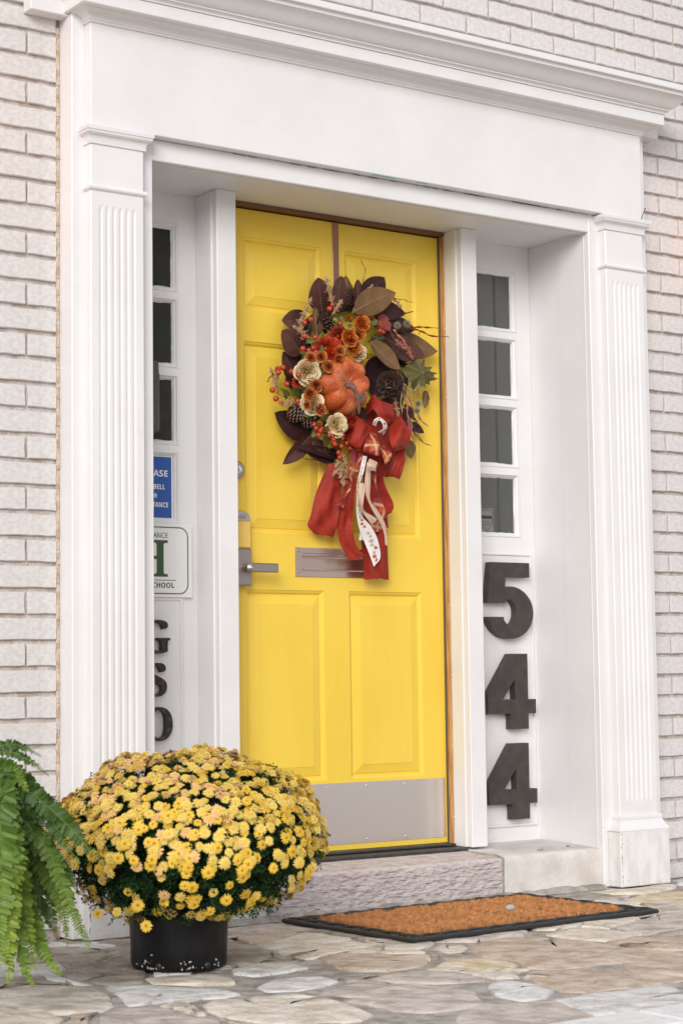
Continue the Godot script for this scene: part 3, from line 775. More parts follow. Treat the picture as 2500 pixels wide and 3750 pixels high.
func pilaster(parent: Node3D, xl: float, xr: float):
	var mb := MB.new()
	# fluted shaft
	var w := xr - xl
	var xs := [[xl, 0.0], [xl + 0.003, 1.0]]
	var first := xl + w * 0.128
	var gap := (w * 0.744) / 6.0
	for f in 6:
		var c := first + gap * (f + 0.5)
		var hw := gap * 0.30
		for k in 9:
			var a := PI * k / 8.0
			xs.append([c - cos(a) * hw, 1.0, sin(a)])
	xs.append([xr - 0.003, 1.0])
	xs.append([xr, 0.0])
	var rows := [[0.08, 0.0], [0.131, 0.0], [0.137, 0.35], [0.147, 0.75], [0.16, 1.0], [1.87, 1.0], [1.884, 0.75], [1.893, 0.35], [1.898, 0.0], [2.075, 0.0]]
	var pt := func(i: int, j: int) -> Vector3:
		var e: Array = xs[i]
		var z := PZ if e[1] > 0.5 else PZ - 0.003
		if e.size() > 2: z -= e[2] * 0.0045 * rows[j][1]
		return Vector3(e[0], rows[j][0], z)
	for j in rows.size() - 1:
		for i in xs.size() - 1:
			mb.quad(pt.call(i, j), pt.call(i + 1, j), pt.call(i + 1, j + 1), pt.call(i, j + 1))
		mb.quad(Vector3(xl, rows[j][0], 0), Vector3(xl, rows[j][0], PZ - 0.003), Vector3(xl, rows[j + 1][0], PZ - 0.003), Vector3(xl, rows[j + 1][0], 0))
		mb.quad(Vector3(xr, rows[j][0], PZ - 0.003), Vector3(xr, rows[j][0], 0), Vector3(xr, rows[j + 1][0], 0), Vector3(xr, rows[j + 1][0], PZ - 0.003))
	var shaft := part(parent, "pilaster", mb.mesh(), M.white_paint)
	var path := [Vector2(xr, 0.0), Vector2(xr, PZ), Vector2(xl, PZ), Vector2(xl, 0.0)]
	mb = MB.new()
	var prof := [Vector2(0, 2.0728), Vector2(.004, 2.0728), Vector2(.005, 2.0745), Vector2(.005, 2.0785), Vector2(.0035, 2.0800)]
	for k in 7:
		var a := PI * 0.5 * k / 6.0
		prof.append(Vector2(.0045 + .0105 * (1.0 - cos(a)) + 0.001 * k / 6.0, 2.0805 + .018 * sin(a)))
	prof.append_array([Vector2(.0165, 2.1000), Vector2(.0150, 2.1008), Vector2(.0185, 2.1015), Vector2(.0200, 2.1065), Vector2(.0195, 2.1085), Vector2(.0225, 2.1095), Vector2(.0235, 2.1200), Vector2(.022, 2.1225), Vector2(0, 2.1235)])
	mb.sweep(path, false, prof, xz)
	part(shaft, "capital", mb.mesh(), M.white_paint)
	mb = MB.new()
	prof = []
	for k in 9:
		var a := PI * k / 8.0 - PI * 0.5
		prof.append(Vector2(maxf(0, cos(a) * .0085), 1.9475 + sin(a) * .0085))
	mb.sweep(path, false, prof, xz)
	part(shaft, "necking_bead", mb.mesh(), M.white_paint)
	mb = MB.new()
	prof = [Vector2(.0255, .0335), Vector2(.0255, .036), Vector2(.024, .040), Vector2(.018, .050), Vector2(.012, .060), Vector2(.009, .067), Vector2(.008, .0695), Vector2(.0095, .0715), Vector2(.0095, .080), Vector2(.0075, .0838), Vector2(0, .0843)]
	mb.sweep(path, false, prof, xz)
	part(shaft, "base_moulding", mb.mesh(), M.white_paint)
	mb = MB.new()
	mb.rbox(Vector3(xl - .0245, GY + .006, 0.0005), Vector3(xr + .0245, .0335, 0.0625), 0.0028)
	var pl := part(shaft, "plinth", mb.mesh(), M.worn_white_paint)
	# flaked paint along the arrises and the foot
	mb = MB.new()
	for k in 26:
		var edge := k % 3 != 0
		var p := Vector3(xl - .0245 + rng.randf_range(.001, .006), rng.randf_range(GY + .012, .028), 0.0628)
		if not edge: p = Vector3(rng.randf_range(xl - .02, xr + .02), GY + rng.randf_range(.008, .020), 0.0628)
		var fw := rng.randf_range(.0008, .0028)
		var h := rng.randf_range(.002, .011) if edge else rng.randf_range(.001, .003)
		mb.tri(p, p + Vector3(fw, h * .4, 0), p + Vector3(fw * .2, h, 0))
		mb.tri(p, p + Vector3(fw * .7, -h * .5, 0), p + Vector3(fw, h * .4, 0))
	part(pl, "paint_flakes", mb.mesh(), M.bare_chip).set_meta("kind", "stuff")

func surround():
	var s := thing("door_surround", "white wooden door surround with fluted pilasters, plain frieze and moulded cornice", "door surround")
	var mb := MB.new()
	mb.rbox(Vector3(-.2615, GY + .004, -.16), Vector3(0, 2.4555, 0), .0025)
	part(s, "casing", mb.mesh(), M.white_paint)
	mb = MB.new()
	mb.rbox(Vector3(1.7073, GY + .004, -.16), Vector3(1.9774, 2.4555, 0), .0025)
	part(s, "casing", mb.mesh(), M.white_paint)
	mb = MB.new()
	mb.rbox(Vector3(0.0002, 2.0642, -.05), Vector3(1.7071, 2.128, -.001), .0025)
	part(s, "head_casing", mb.mesh(), M.white_paint)
	# inner bead along the opening edge
	mb = MB.new()
	mb.sweep([Vector2(0.0006, GY + .03), Vector2(0.0006, 2.0636), Vector2(1.7067, 2.0636), Vector2(1.7067, GY + .03)], false, [Vector2(0, -.029), Vector2(.0018, -.0285), Vector2(.0025, -.026), Vector2(.0018, -.0235), Vector2(0, -.023)], xy(0))
	part(s, "edge_bead", mb.mesh(), M.white_paint)
	# the lining of the recess
	part(s, "reveal", boxm(Vector3(1.712, -.02, -.36), Vector3(1.76, 2.068, -.0505), .001), M.white_paint)
	part(s, "reveal", boxm(Vector3(-.05, -.02, -.36), Vector3(-.005, 2.068, -.0505), .001), M.white_paint)
	part(s, "soffit", boxm(Vector3(-.05, 2.0682, -.36), Vector3(1.76, 2.11, -.0505), .001), M.white_paint)
	pilaster(s, -.2203, -.0489)
	pilaster(s, 1.7519, 1.9293)
	part(s, "frieze", boxm(Vector3(-.2203, 2.127, .0005), Vector3(1.9293, 2.4310, PZ), .0022), M.white_paint)
	part(s, "backing_board", boxm(Vector3(0.0002, 2.1285, -.10), Vector3(1.7071, 2.4555, -.0004), .0022), M.white_paint)
	# the open joint under the frieze
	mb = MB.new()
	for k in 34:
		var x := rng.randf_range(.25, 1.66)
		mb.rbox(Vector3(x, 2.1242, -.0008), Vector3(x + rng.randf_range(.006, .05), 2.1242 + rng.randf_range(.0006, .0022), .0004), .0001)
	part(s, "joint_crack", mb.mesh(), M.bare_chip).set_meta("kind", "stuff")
	for e in [[.775, .862, .010], [.948, .988, .007]]:
		part(s, "teal_smear", boxm(Vector3(e[0], 2.1258, .0310 - e[2]), Vector3(e[1], 2.1269, .0350), .0004), M.teal_paint)
	# cornice
	var path := [Vector2(1.9293, 0.0), Vector2(1.9293, PZ), Vector2(-.2203, PZ), Vector2(-.2203, 0.0)]
	mb = MB.new()
	var prof := [Vector2(0, 2.4255), Vector2(.005, 2.4255), Vector2(.006, 2.4275), Vector2(.006, 2.4310), Vector2(.009, 2.4320)]
	for k in 7:
		var a := PI * 0.5 * k / 6.0
		prof.append(Vector2(.009 + .030 * (1.0 - cos(a)), 2.4325 + .020 * sin(a)))
	prof.append_array([Vector2(.041, 2.4530), Vector2(.043, 2.4562)])
	mb.sweep(path, false, prof, xz)
	var co := part(s, "cornice", boxm(Vector3(-.2765, 2.4562, -.10), Vector3(1.9858, 2.4950, .1006), .0018), M.white_paint)
	part(co, "bed_moulding", mb.mesh(), M.white_paint)
	part(co, "return_board", boxm(Vector3(-.379, 2.4500, -.0695), Vector3(2.0745, 2.600, -.0205), .002), M.white_paint)
	path = [Vector2(1.9858, -.065), Vector2(1.9858, .1006), Vector2(-.2765, .1006), Vector2(-.2765, -.065)]
	mb = MB.new()
	prof = [Vector2(-.01, 2.4952), Vector2(.004, 2.4952), Vector2(.004, 2.4985), Vector2(.0075, 2.5035), Vector2(.0125, 2.5055), Vector2(.0155, 2.5060), Vector2(.0160, 2.5095), Vector2(.0135, 2.5105)]
	for k in 13:
		var t := k / 12.0
		prof.append(Vector2(.0150 + .050 * t, 2.5110 + .0265 * (0.5 - 0.5 * cos(PI * t)) * 1.0 + .010 * t))
	prof.append_array([Vector2(.0665, 2.5480), Vector2(.0705, 2.5480), Vector2(.0710, 2.5550), Vector2(.0725, 2.5555), Vector2(.0730, 2.5600), Vector2(.0830, 2.5605), Vector2(.0840, 2.5625), Vector2(.0840, 2.5800), Vector2(.082, 2.5815), Vector2(-.1, 2.5930)])
	mb.sweep(path, false, prof, xz)
	part(co, "crown_moulding", mb.mesh(), M.white_paint)

func holed_board(x0: float, x1: float, y0: float, y1: float, z: float, depth: float, holes: Array) -> ArrayMesh:
	# a board in x, y with rectangular openings [x0, x1, y0, y1]
	var mb := MB.new()
	var xs := [x0, x1]
	var ys := [y0, y1]
	for h in holes:
		xs.append_array([h[0], h[1]])
		ys.append_array([h[2], h[3]])
	xs.sort()
	ys.sort()
	for i in xs.size() - 1:
		for j in ys.size() - 1:
			if xs[i + 1] - xs[i] < 1e-6 or ys[j + 1] - ys[j] < 1e-6: continue
			var cx: float = (xs[i] + xs[i + 1]) * 0.5
			var cy: float = (ys[j] + ys[j + 1]) * 0.5
			var inside := false
			for h in holes:
				if cx > h[0] and cx < h[1] and cy > h[2] and cy < h[3]: inside = true
			if inside: continue
			for zz in [z, z - depth]:
				mb.quad(Vector3(xs[i], ys[j], zz), Vector3(xs[i + 1], ys[j], zz), Vector3(xs[i + 1], ys[j + 1], zz), Vector3(xs[i], ys[j + 1], zz))
	var all := holes.duplicate()
	all.append([x0, x1, y0, y1])
	for h in all:
		var c := [Vector2(h[0], h[2]), Vector2(h[1], h[2]), Vector2(h[1], h[3]), Vector2(h[0], h[3])]
		for k in 4:
			var p: Vector2 = c[k]
			var q: Vector2 = c[(k + 1) % 4]
			mb.quad(Vector3(p.x, p.y, z), Vector3(q.x, q.y, z), Vector3(q.x, q.y, z - depth), Vector3(p.x, p.y, z - depth))
	return mb.mesh()

func rect(x0, x1, y0, y1) -> Array:
	# travelled so that "out" points into the rectangle
	return [Vector2(x0, y0), Vector2(x0, y1), Vector2(x1, y1), Vector2(x1, y0)]

func sidelight(label: String, x0: float, x1: float, px0: float, px1: float, lx0: float, lx1: float, ltop: float):
	var s := thing("sidelight", label, "window", Vector3.ZERO, "sidelights flanking the yellow door")
	var ys := [[1.7565, 1.9746], [1.517, 1.7394], [1.2763, 1.4993], [1.0327, 1.259]]
	var holes := []
	for y in ys: holes.append([px0, px1, y[0], y[1]])
	part(s, "frame", holed_board(x0, x1, -.016, 2.0681, SZ, .04, holes), M.white_paint)
	for y in ys:
		var mb := MB.new()
		mb.sweep(rect(px0, px1, y[0], y[1]), true, [Vector2(0, -.0005), Vector2(.004, .0028), Vector2(.0075, .0022), Vector2(.0085, -.002), Vector2(.0100, -.004), Vector2(.0125, -.0055), Vector2(.0150, -.010), Vector2(.0155, -.018)], xy(SZ))
		var bead := part(s, "glazing_bead", mb.mesh(), M.white_paint)
		mb = MB.new()
		# old putty, a ragged line round the pane
		var r := rect(px0 + .0150, px1 - .0150, y[0] + .0150, y[1] - .0150)
		for k in 4:
			var a: Vector2 = r[k]
			var b: Vector2 = r[(k + 1) % 4]
			var n := 26
			var inw := Vector2((b - a).y, -(b - a).x).normalized()
			var last := 0.002
			for i in n:
				var w := clampf(last + rng.randf_range(-.0012, .0012), 0.0006, .0038)
				var p := a.lerp(b, float(i) / n)
				var q := a.lerp(b, float(i + 1) / n)
				mb.quad(Vector3(p.x, p.y, SZ - .0115), Vector3(q.x, q.y, SZ - .0115), Vector3(q.x + inw.x * w, q.y + inw.y * w, SZ - .0150), Vector3(p.x + inw.x * last, p.y + inw.y * last, SZ - .0150))
				last = w
		part(bead, "putty", mb.mesh(), M.white_paint)
		part(s, "pane", boxm(Vector3(px0 + .0135, y[0] + .0135, SZ - .0185), Vector3(px1 - .0135, y[1] - .0135, SZ - .0155), .0003), M.glass)
	var pm := MB.new()
	pm.rbox(Vector3(lx0, .046, SZ - .004), Vector3(lx1, ltop, SZ + .003), .002)
	var lp := part(s, "lower_panel", pm.mesh(), M.white_paint)
	pm = MB.new()
	pm.sweep(rect(lx0 + .001, lx1 - .001, .047, ltop - .001), true, [Vector2(-.010, .0004), Vector2(-.008, .006), Vector2(-.004, .0085), Vector2(0, .0075), Vector2(.002, .0032)], xy(SZ))
	part(lp, "panel_bead", pm.mesh(), M.white_paint)

func doorway():
	var f := thing("door_frame", "white and bare wood frame posts around the yellow door", "door frame")
	part(f, "post", boxm(Vector3(.335, -.0075, -.345), Vector3(.405, 2.0680, -.1896), .0025), M.white_paint)
	part(f, "post", boxm(Vector3(1.3026, -.0075, -.345), Vector3(1.368, 2.0680, -.1896), .0025), M.white_paint)
	for e in [[.3335, -1], [.4065, 1], [1.3011, -1], [1.3695, 1]]:
		part(f, "post_bead", boxm(Vector3(e[0] - .0035, -.0070, -.2385), Vector3(e[0] + .0035, 2.0675, -.2165), .0015), M.white_paint)
	# bare wood stops and weatherstrip between door and posts
	part(f, "wood_stop", boxm(Vector3(1.2976, -.006, -.330), Vector3(1.3024, 2.0560, -.2835), .001), M.bare_wood)
	part(f, "wood_stop", boxm(Vector3(.4052, -.006, -.330), Vector3(.4100, 2.0560, -.2835), .001), M.bare_wood)
	part(f, "weatherstrip", boxm(Vector3(1.2930, .0, -.330), Vector3(1.2974, 2.056, -.3035), .001), M.weatherstrip)
	part(f, "weatherstrip", boxm(Vector3(.4102, .0, -.330), Vector3(.4136, 2.056, -.3035), .001), M.weatherstrip)
	part(f, "head_stop", boxm(Vector3(.4055, 2.0565, -.345), Vector3(1.3022, 2.0678, -.2800), .001), M.dark_wood)
	for k in 9:
		var mb := MB.new(true)
		mb.ball(Vector3(1.3000, .09 + .235 * k, -.2835), Vector3(.0022, .0022, .0012), 8, 5)
		part(f, "screw", mb.mesh(), M.chrome)
	# threshold
	var th := MB.new()
	th.rbox(Vector3(.4055, -.0295, -.345), Vector3(1.2840, -.0065, -.186), .003)
	th.rbox(Vector3(.4055, -.0060, -.345), Vector3(1.2930, .0030, -.262), .003)
	part(f, "threshold", th.mesh(), M.black_metal)

	var d := thing("entrance_door", "bright yellow six-panel door with steel kick plate and mail slot", "door")
	var x0 := .4140
	var x1 := 1.2925
	var px := [[.5054, .8051], [.9027, 1.2018]]
	var py := [[1.7288, 1.9619], [1.015, 1.626], [.2275, .8354]]
	var holes := []
	for a in px:
		for b in py: holes.append([a[0], a[1], b[0], b[1]])
	part(d, "slab", holed_board(x0, x1, .004, 2.052, DZ, .044, holes), M.yellow_paint)
	for h in holes:
		var mb := MB.new()
		mb.sweep(rect(h[0], h[1], h[2], h[3]), true, [Vector2(0, 0), Vector2(.0008, -.003), Vector2(.004, -.0042), Vector2(.008, -.0062), Vector2(.011, -.0100), Vector2(.0125, -.0125), Vector2(.0145, -.0130), Vector2(.0165, -.0120), Vector2(.018, -.0100), Vector2(.0450, -.0035), Vector2(.0458, -.0022)], xy(DZ))
		mb.quad(Vector3(h[0] + .0458, h[2] + .0458, DZ - .0022), Vector3(h[1] - .0458, h[2] + .0458, DZ - .0022), Vector3(h[1] - .0458, h[3] - .0458, DZ - .0022), Vector3(h[0] + .0458, h[3] - .0458, DZ - .0022))
		part(d, "panel", mb.mesh(), M.yellow_paint)
	var kp := part(d, "kick_plate", boxm(Vector3(.421, .0213, DZ + .0004), Vector3(1.2859, .2176, DZ + .0019), .0004), M.kick_steel)
	for k in 6:
		for y in [.0335, .2055]:
			var mb := MB.new(true)
			mb.ball(Vector3(1.2725 - k * .1555, y, DZ + .0022), Vector3(.0036, .0036, .0020), 10, 6)
			part(kp, "screw", mb.mesh(), M.chrome)
	# mail slot
	var ms := part(d, "mail_slot", holed_board(.6916, 1.0193, .8800, .9732, DZ + .0045, .0045, [[.7165, .9944, .8985, .9560]]), M.steel)
	var mf := MB.new()
	mf.sweep(rect(.7165, .9944, .8985, .9560), true, [Vector2(0, .0045), Vector2(.0012, .0030), Vector2(.0012, .0010)], xy(DZ))
	part(ms, "inner_lip", mf.mesh(), M.steel)
	mf = MB.new()
	var pr := [[.8992, .0042], [.9025, .0066], [.9065, .0058], [.9075, .0030], [.9385, .0020], [.9400, .0048], [.9440, .0060], [.9475, .0030], [.9555, .0012]]
	for k in pr.size() - 1:
		mf.quad(Vector3(.7178, pr[k][0], DZ + pr[k][1]), Vector3(.9931, pr[k][0], DZ + pr[k][1]), Vector3(.9931, pr[k + 1][0], DZ + pr[k + 1][1]), Vector3(.7178, pr[k + 1][0], DZ + pr[k + 1][1]))
	part(ms, "flap", mf.mesh(), M.steel)
	for x in [.7035, 1.0072]:
		for y in [.8935, .9615]:
			var mb := MB.new(true)
			mb.ball(Vector3(x, y, DZ + .0048), Vector3(.0048, .0048, .0016), 10, 6)
			part(ms, "screw", mb.mesh(), M.satin_nickel)
	# deadbolt
	var tr := Basis(Vector3.RIGHT, PI / 2)
	var db := MB.new(true)
	db.lathe([Vector2(0.0286, 0), Vector2(.0286, .012), Vector2(.0262, .017), Vector2(.0205, .0195), Vector2(0.0001, .0200)], 28)
	var bolt := part(d, "deadbolt", db.mesh(), M.satin_nickel, Vector3(.4690, 1.2098, DZ), tr)
	db = MB.new(true)
	db.lathe([Vector2(.0125, 0.0192), Vector2(.0125, .0222), Vector2(.0113, .0232), Vector2(0.0001, .0234)], 20)
	var cyl := part(bolt, "keyhole", db.mesh(), M.chrome)
	db = MB.new()
	db.rbox(Vector3(-.0010, .0234, -.0065), Vector3(.0010, .0240, .0065), .0002)
	part(cyl, "key_slit", db.mesh(), M.black_metal)
	# keypad lever lock
	var lk := MB.new()
	lk.rbox(Vector3(.4255, .8440, DZ + .0004), Vector3(.5065, .9620, DZ + .040), .005)
	var lock := part(d, "lever_lock", lk.mesh(), M.satin_nickel)
	part(lock, "keypad_cover", boxm(Vector3(.4275, .9624, DZ + .0004), Vector3(.5045, 1.0470, DZ + .036), .004), M.lock_yellow)
	var cap := MB.new(true)
	var outline := PackedVector2Array([Vector2(.4275, 1.0474), Vector2(.5040, 1.0474), Vector2(.5030, 1.0600), Vector2(.4970, 1.0715), Vector2(.4850, 1.0785), Vector2(.4660, 1.0805), Vector2(.4470, 1.0785), Vector2(.4350, 1.0715), Vector2(.4285, 1.0600)])
	cap.smooth(false)
	cap.prism(outline, DZ + .0004, DZ + .037, .003)
	part(lock, "top_cap", cap.mesh(), M.chrome)
	var bd := MB.new()
	bd.rbox(Vector3(.4480, 1.0545, DZ + .0368), Vector3(.4840, 1.0660, DZ + .0386), .0015)
	part(lock, "badge", bd.mesh(), M.satin_nickel)
	var lv := MB.new(true)
	lv.lathe([Vector2(.0135, 0), Vector2(.0135, .030), Vector2(.0125, .033), Vector2(0.0001, .0332)], 20)
	var piv := part(lock, "lever", lv.mesh(), M.satin_nickel, Vector3(.4790, .9000, DZ + .0404), tr)
	lv = MB.new()
	lv.rbox(Vector3(-.006, .0195, -.0145), Vector3(.1050, .0325, .0145), .004)
	part(piv, "lever_arm", lv.mesh(), M.satin_nickel)
	lv = MB.new(true)
	lv.lathe([Vector2(.0072, .0328), Vector2(.0072, .0342), Vector2(0.0001, .0346)], 16)
	part(piv, "keyhole", lv.mesh(), M.chrome)

func interior():
	var z0 := -3.2
	structure("interior_floor", boxm(Vector3(-1.2, -.09, z0), Vector3(7.4, -.031, -.36), .001), M.interior_floor)
	structure("interior_ceiling", boxm(Vector3(-1.2, 2.45, z0), Vector3(7.4, 2.5, -.245), .001), M.interior_paint)
	structure("interior_wall_back", boxm(Vector3(-1.2, -.03, z0 - .05), Vector3(7.4, 2.449, z0), .001), M.interior_paint)
	structure("interior_wall_left", boxm(Vector3(-1.25, -.03, z0), Vector3(-1.2, 2.449, -.245), .001), M.interior_paint)
	structure("interior_wall_right", boxm(Vector3(7.4, -.03, z0), Vector3(7.45, 2.449, -.245), .001), M.interior_paint)
	structure("interior_wall_front", holed_board(-1.19, 7.39, -.03, 2.449, -.346, .02, [[-.006, 1.713, -.031, 2.069]]), M.interior_paint)
# ---------------------------------------------------------------- numbers, letters and signs
func arc(c: Vector2, r: Vector2, a0: float, a1: float, n: int) -> Array:
	var o := []
	for i in n + 1:
		var a := deg_to_rad(lerpf(a0, a1, float(i) / n))
		o.append(c + Vector2(cos(a), sin(a)) * r)
	return o

func digits():
	var five := [Vector2(.0195, .2634), Vector2(.1928, .2634), Vector2(.1928, .2130), Vector2(.0850, .2130), Vector2(.0815, .1765)]
	five.append_array(arc(Vector2(.1040, .0905), Vector2(.1032, .0905), 100, -169, 34))
	five.append_array([Vector2(.0005, .0756), Vector2(.0735, .0756)])
	five.append_array(arc(Vector2(.0995, .0925), Vector2(.0310, .0445), 214, 484, 24))
	five.append_array([Vector2(.0785, .1236), Vector2(.0010, .1236)])
	var mb := MB.new()
	mb.prism(PackedVector2Array(five), 0.0, .028, 0.0)
	tag(part(self, "house_number", mb.mesh(), M.bronze_number, Vector3(1.4604, .6805, SZ + .0075)), "dark bronze house number 5 on the white panel", "house number", "house numbers beside the door")
	# the four, with its triangular eye reached by a hairline cut
	var four := PackedVector2Array([Vector2(0, .0525), Vector2(.1000, .0525), Vector2(.1000, 0), Vector2(.1790, 0), Vector2(.1790, .0525), Vector2(.2140, .0525), Vector2(.2140, .1016), Vector2(.1790, .1016), Vector2(.1790, .2580), Vector2(.1010, .2580), Vector2(0, .1177), Vector2(0, .10225), Vector2(.0656, .10225), Vector2(.1205, .1720), Vector2(.1205, .1022), Vector2(0, .1022)])
	mb = MB.new()
	mb.prism(four, 0.0, .028, 0.0)
	var m4 := mb.mesh()
	tag(part(self, "house_number", m4, M.bronze_number, Vector3(1.4571, .3717, SZ + .0075)), "upper dark bronze number 4, directly below the 5", "house number", "house numbers beside the door")
	tag(part(self, "house_number", m4, M.bronze_number, Vector3(1.4545, .0655, SZ + .0075)), "lowest dark bronze number 4, just above the step", "house number", "house numbers beside the door")

func text(parent: Node, called: String, s: String, cap: float, right: float, base: float, z: float, depth: float, m: Material, face := "Droid Sans", weight := 400, sx := 1.0) -> MeshInstance3D:
	var f := SystemFont.new()
	f.font_names = PackedStringArray([face])
	f.font_weight = weight
	var t := TextMesh.new()
	t.font = f
	t.text = s
	t.font_size = 96
	t.depth = depth
	t.curve_step = 0.5
	t.pixel_size = cap / (96 * 0.714)
	var bb := t.get_aabb()
	return part(parent, called, t, m, Vector3(right - bb.end.x * sx, base - bb.position.y, z + depth * 0.5), Basis.from_scale(Vector3(sx, 1, 1)))

func signs():
	# blue notice behind the lowest left pane's bead
	var b := thing("notice", "blue notice with white lettering in the lowest pane left of the door", "notice", Vector3(.0, 0, SZ - .0112))
	part(b, "board", boxm(Vector3(.0745, 1.0475, -.0015), Vector3(.2545, 1.2435, .0005), .0003), M.sign_white)
	part(b, "blue_field", boxm(Vector3(.0775, 1.0512, .0006), Vector3(.2492, 1.2398, .0010), .0003), M.sign_blue)
	text(b, "lettering", "PLEASE", .0195, .2360, 1.1786, .0011, .0004, M.sign_white, "Droid Sans", 700, 1.10)
	text(b, "lettering", "RING BELL", .0152, .2258, 1.1393, .0011, .0004, M.sign_white, "Droid Sans", 700, .86)
	text(b, "lettering", "FOR", .0135, .1985, 1.1123, .0011, .0004, M.sign_white, "Droid Sans", 700, .9)
	text(b, "lettering", "ASSISTANCE", .0150, .2372, 1.0839, .0011, .0004, M.sign_white, "Droid Sans", 700, .84)
	# white school sign
	var s := thing("school_sign", "white sign with green letter H and rounded green border", "sign", Vector3(0, 0, SZ + .0032))
	part(s, "board", boxm(Vector3(.0005, .8060, 0), Vector3(.3087, 1.0297, .0090), .0012), M.sign_white)
	part(s, "backing", boxm(Vector3(.0003, .8000, -.0028), Vector3(.3180, 1.0345, -.0004), .0008), M.white_paint)
	var mb := MB.new()
	var path := []
	for e in [[.2634, .8470, -90], [.2634, .9910, 0], [.0455, .9910, 90], [.0455, .8470, 180]]:
		path.append_array(arc(Vector2(e[0], e[1]), Vector2(.0310, .0310), e[2], e[2] + 90, 8))
	mb.sweep(path, true, [Vector2(0, 0), Vector2(0, .0006), Vector2(-.0032, .0006), Vector2(-.0032, 0)], xy(.0091))
	part(s, "border", mb.mesh(), M.sign_green)
	text(s, "lettering", "ENTRANCE", .0152, .2222, .9878, .0091, .0004, M.sign_dark)
	text(s, "letter", "H", .1110, .2217, .8690, .0091, .0006, M.sign_green, "Droid Serif", 700)
	text(s, "lettering", "SCHOOL", .0158, .2440, .8350, .0091, .0004, M.sign_dark, "Droid Sans", 700, 1.05)
	part(s, "rule", boxm(Vector3(.0580, .8575, .0091), Vector3(.2504, .8593, .0097), .0002), M.sign_dark)
	# black serif letters below it
	for e in [["G", .2222, .6349, "black serif letter G on the narrow panel under the white sign"], ["S", .2100, .5044, "black serif letter S with worn copper top, between G and O"], ["O", .2290, .3717, "black serif letter O, lowest of the three wall letters"]]:
		var l := text(self, "wall_letter", e[0], .0985, e[1], e[2], SZ + .0070, .018, M.old_letter, "Droid Serif", 700)
		tag(l, e[3], "letter", "serif letters left of the door")
	# grey call box in front of the left panes
	var c := thing("call_box", "dark grey call box fixed over the left sidelight panes", "intercom", Vector3(0, 0, SZ))
	part(c, "housing", boxm(Vector3(.0500, 1.3090, .0040), Vector3(.1765, 1.5275, .0480), .006), M.box_grey)
	part(c, "side_rail", boxm(Vector3(.1768, 1.3150, .0040), Vector3(.1815, 1.4900, .0400), .002), M.box_grey)
	part(c, "front_plate", boxm(Vector3(.0600, 1.3250, .0481), Vector3(.1660, 1.4700, .0500), .001), M.box_grey)
	part(c, "bracket", boxm(Vector3(.0800, 1.3300, .0002), Vector3(.1600, 1.5000, .0039), .0005), M.box_grey)
	# shield sticker on the lowest right pane
	var st := thing("shield_sticker", "small grey shield sticker on the lowest pane right of the door", "sticker", Vector3(1.5080, 1.0930, SZ - .0150))
	part(st, "film", boxm(Vector3(-.0310, -.0400, -.0002), Vector3(.0290, .0395, .0001), .0001), M.sticker)
	var sh := [Vector2(0, .0360), Vector2(.010, .0330), Vector2(.0210, .0350), Vector2(.0255, .0250), Vector2(.0235, .0150), Vector2(.0255, 0), Vector2(.0240, -.0160), Vector2(.0150, -.0280), Vector2(0, -.0370), Vector2(-.0150, -.0280), Vector2(-.0240, -.0160), Vector2(-.0255, 0), Vector2(-.0235, .0150), Vector2(-.0255, .0250), Vector2(-.0210, .0350), Vector2(-.010, .0330)]
	mb = MB.new()
	mb.sweep(sh, true, [Vector2(0, .0001), Vector2(0, .0004), Vector2(.0018, .0004), Vector2(.0018, .0001)], xy(.0001))
	part(st, "shield_outline", mb.mesh(), M.sign_dark)
	part(st, "band", boxm(Vector3(-.0230, .0040, .0002), Vector3(.0230, .0150, .0005), .0001), M.sign_dark)
	for k in 3: part(st, "print_line", boxm(Vector3(-.0170, -.0060 - k * .0062, .0002), Vector3(.0160, -.0045 - k * .0062, .0005), .0001), M.sign_dark)
	# a nail left standing on the right capital
	mb = MB.new(true)
	mb.tube([Vector3(0, -.004, 0), Vector3(.0145, .040, .008)], [.0016, .0016], 6)
	mb.ball(Vector3(.0147, .0405, .0082), Vector3(.0036, .0022, .0036), 8, 5)
	tag(part(self, "nail", mb.mesh(), M.dark_wood, Vector3(1.9120, 2.1240, .0450)), "rusty bent nail sticking up from the right capital", "nail")

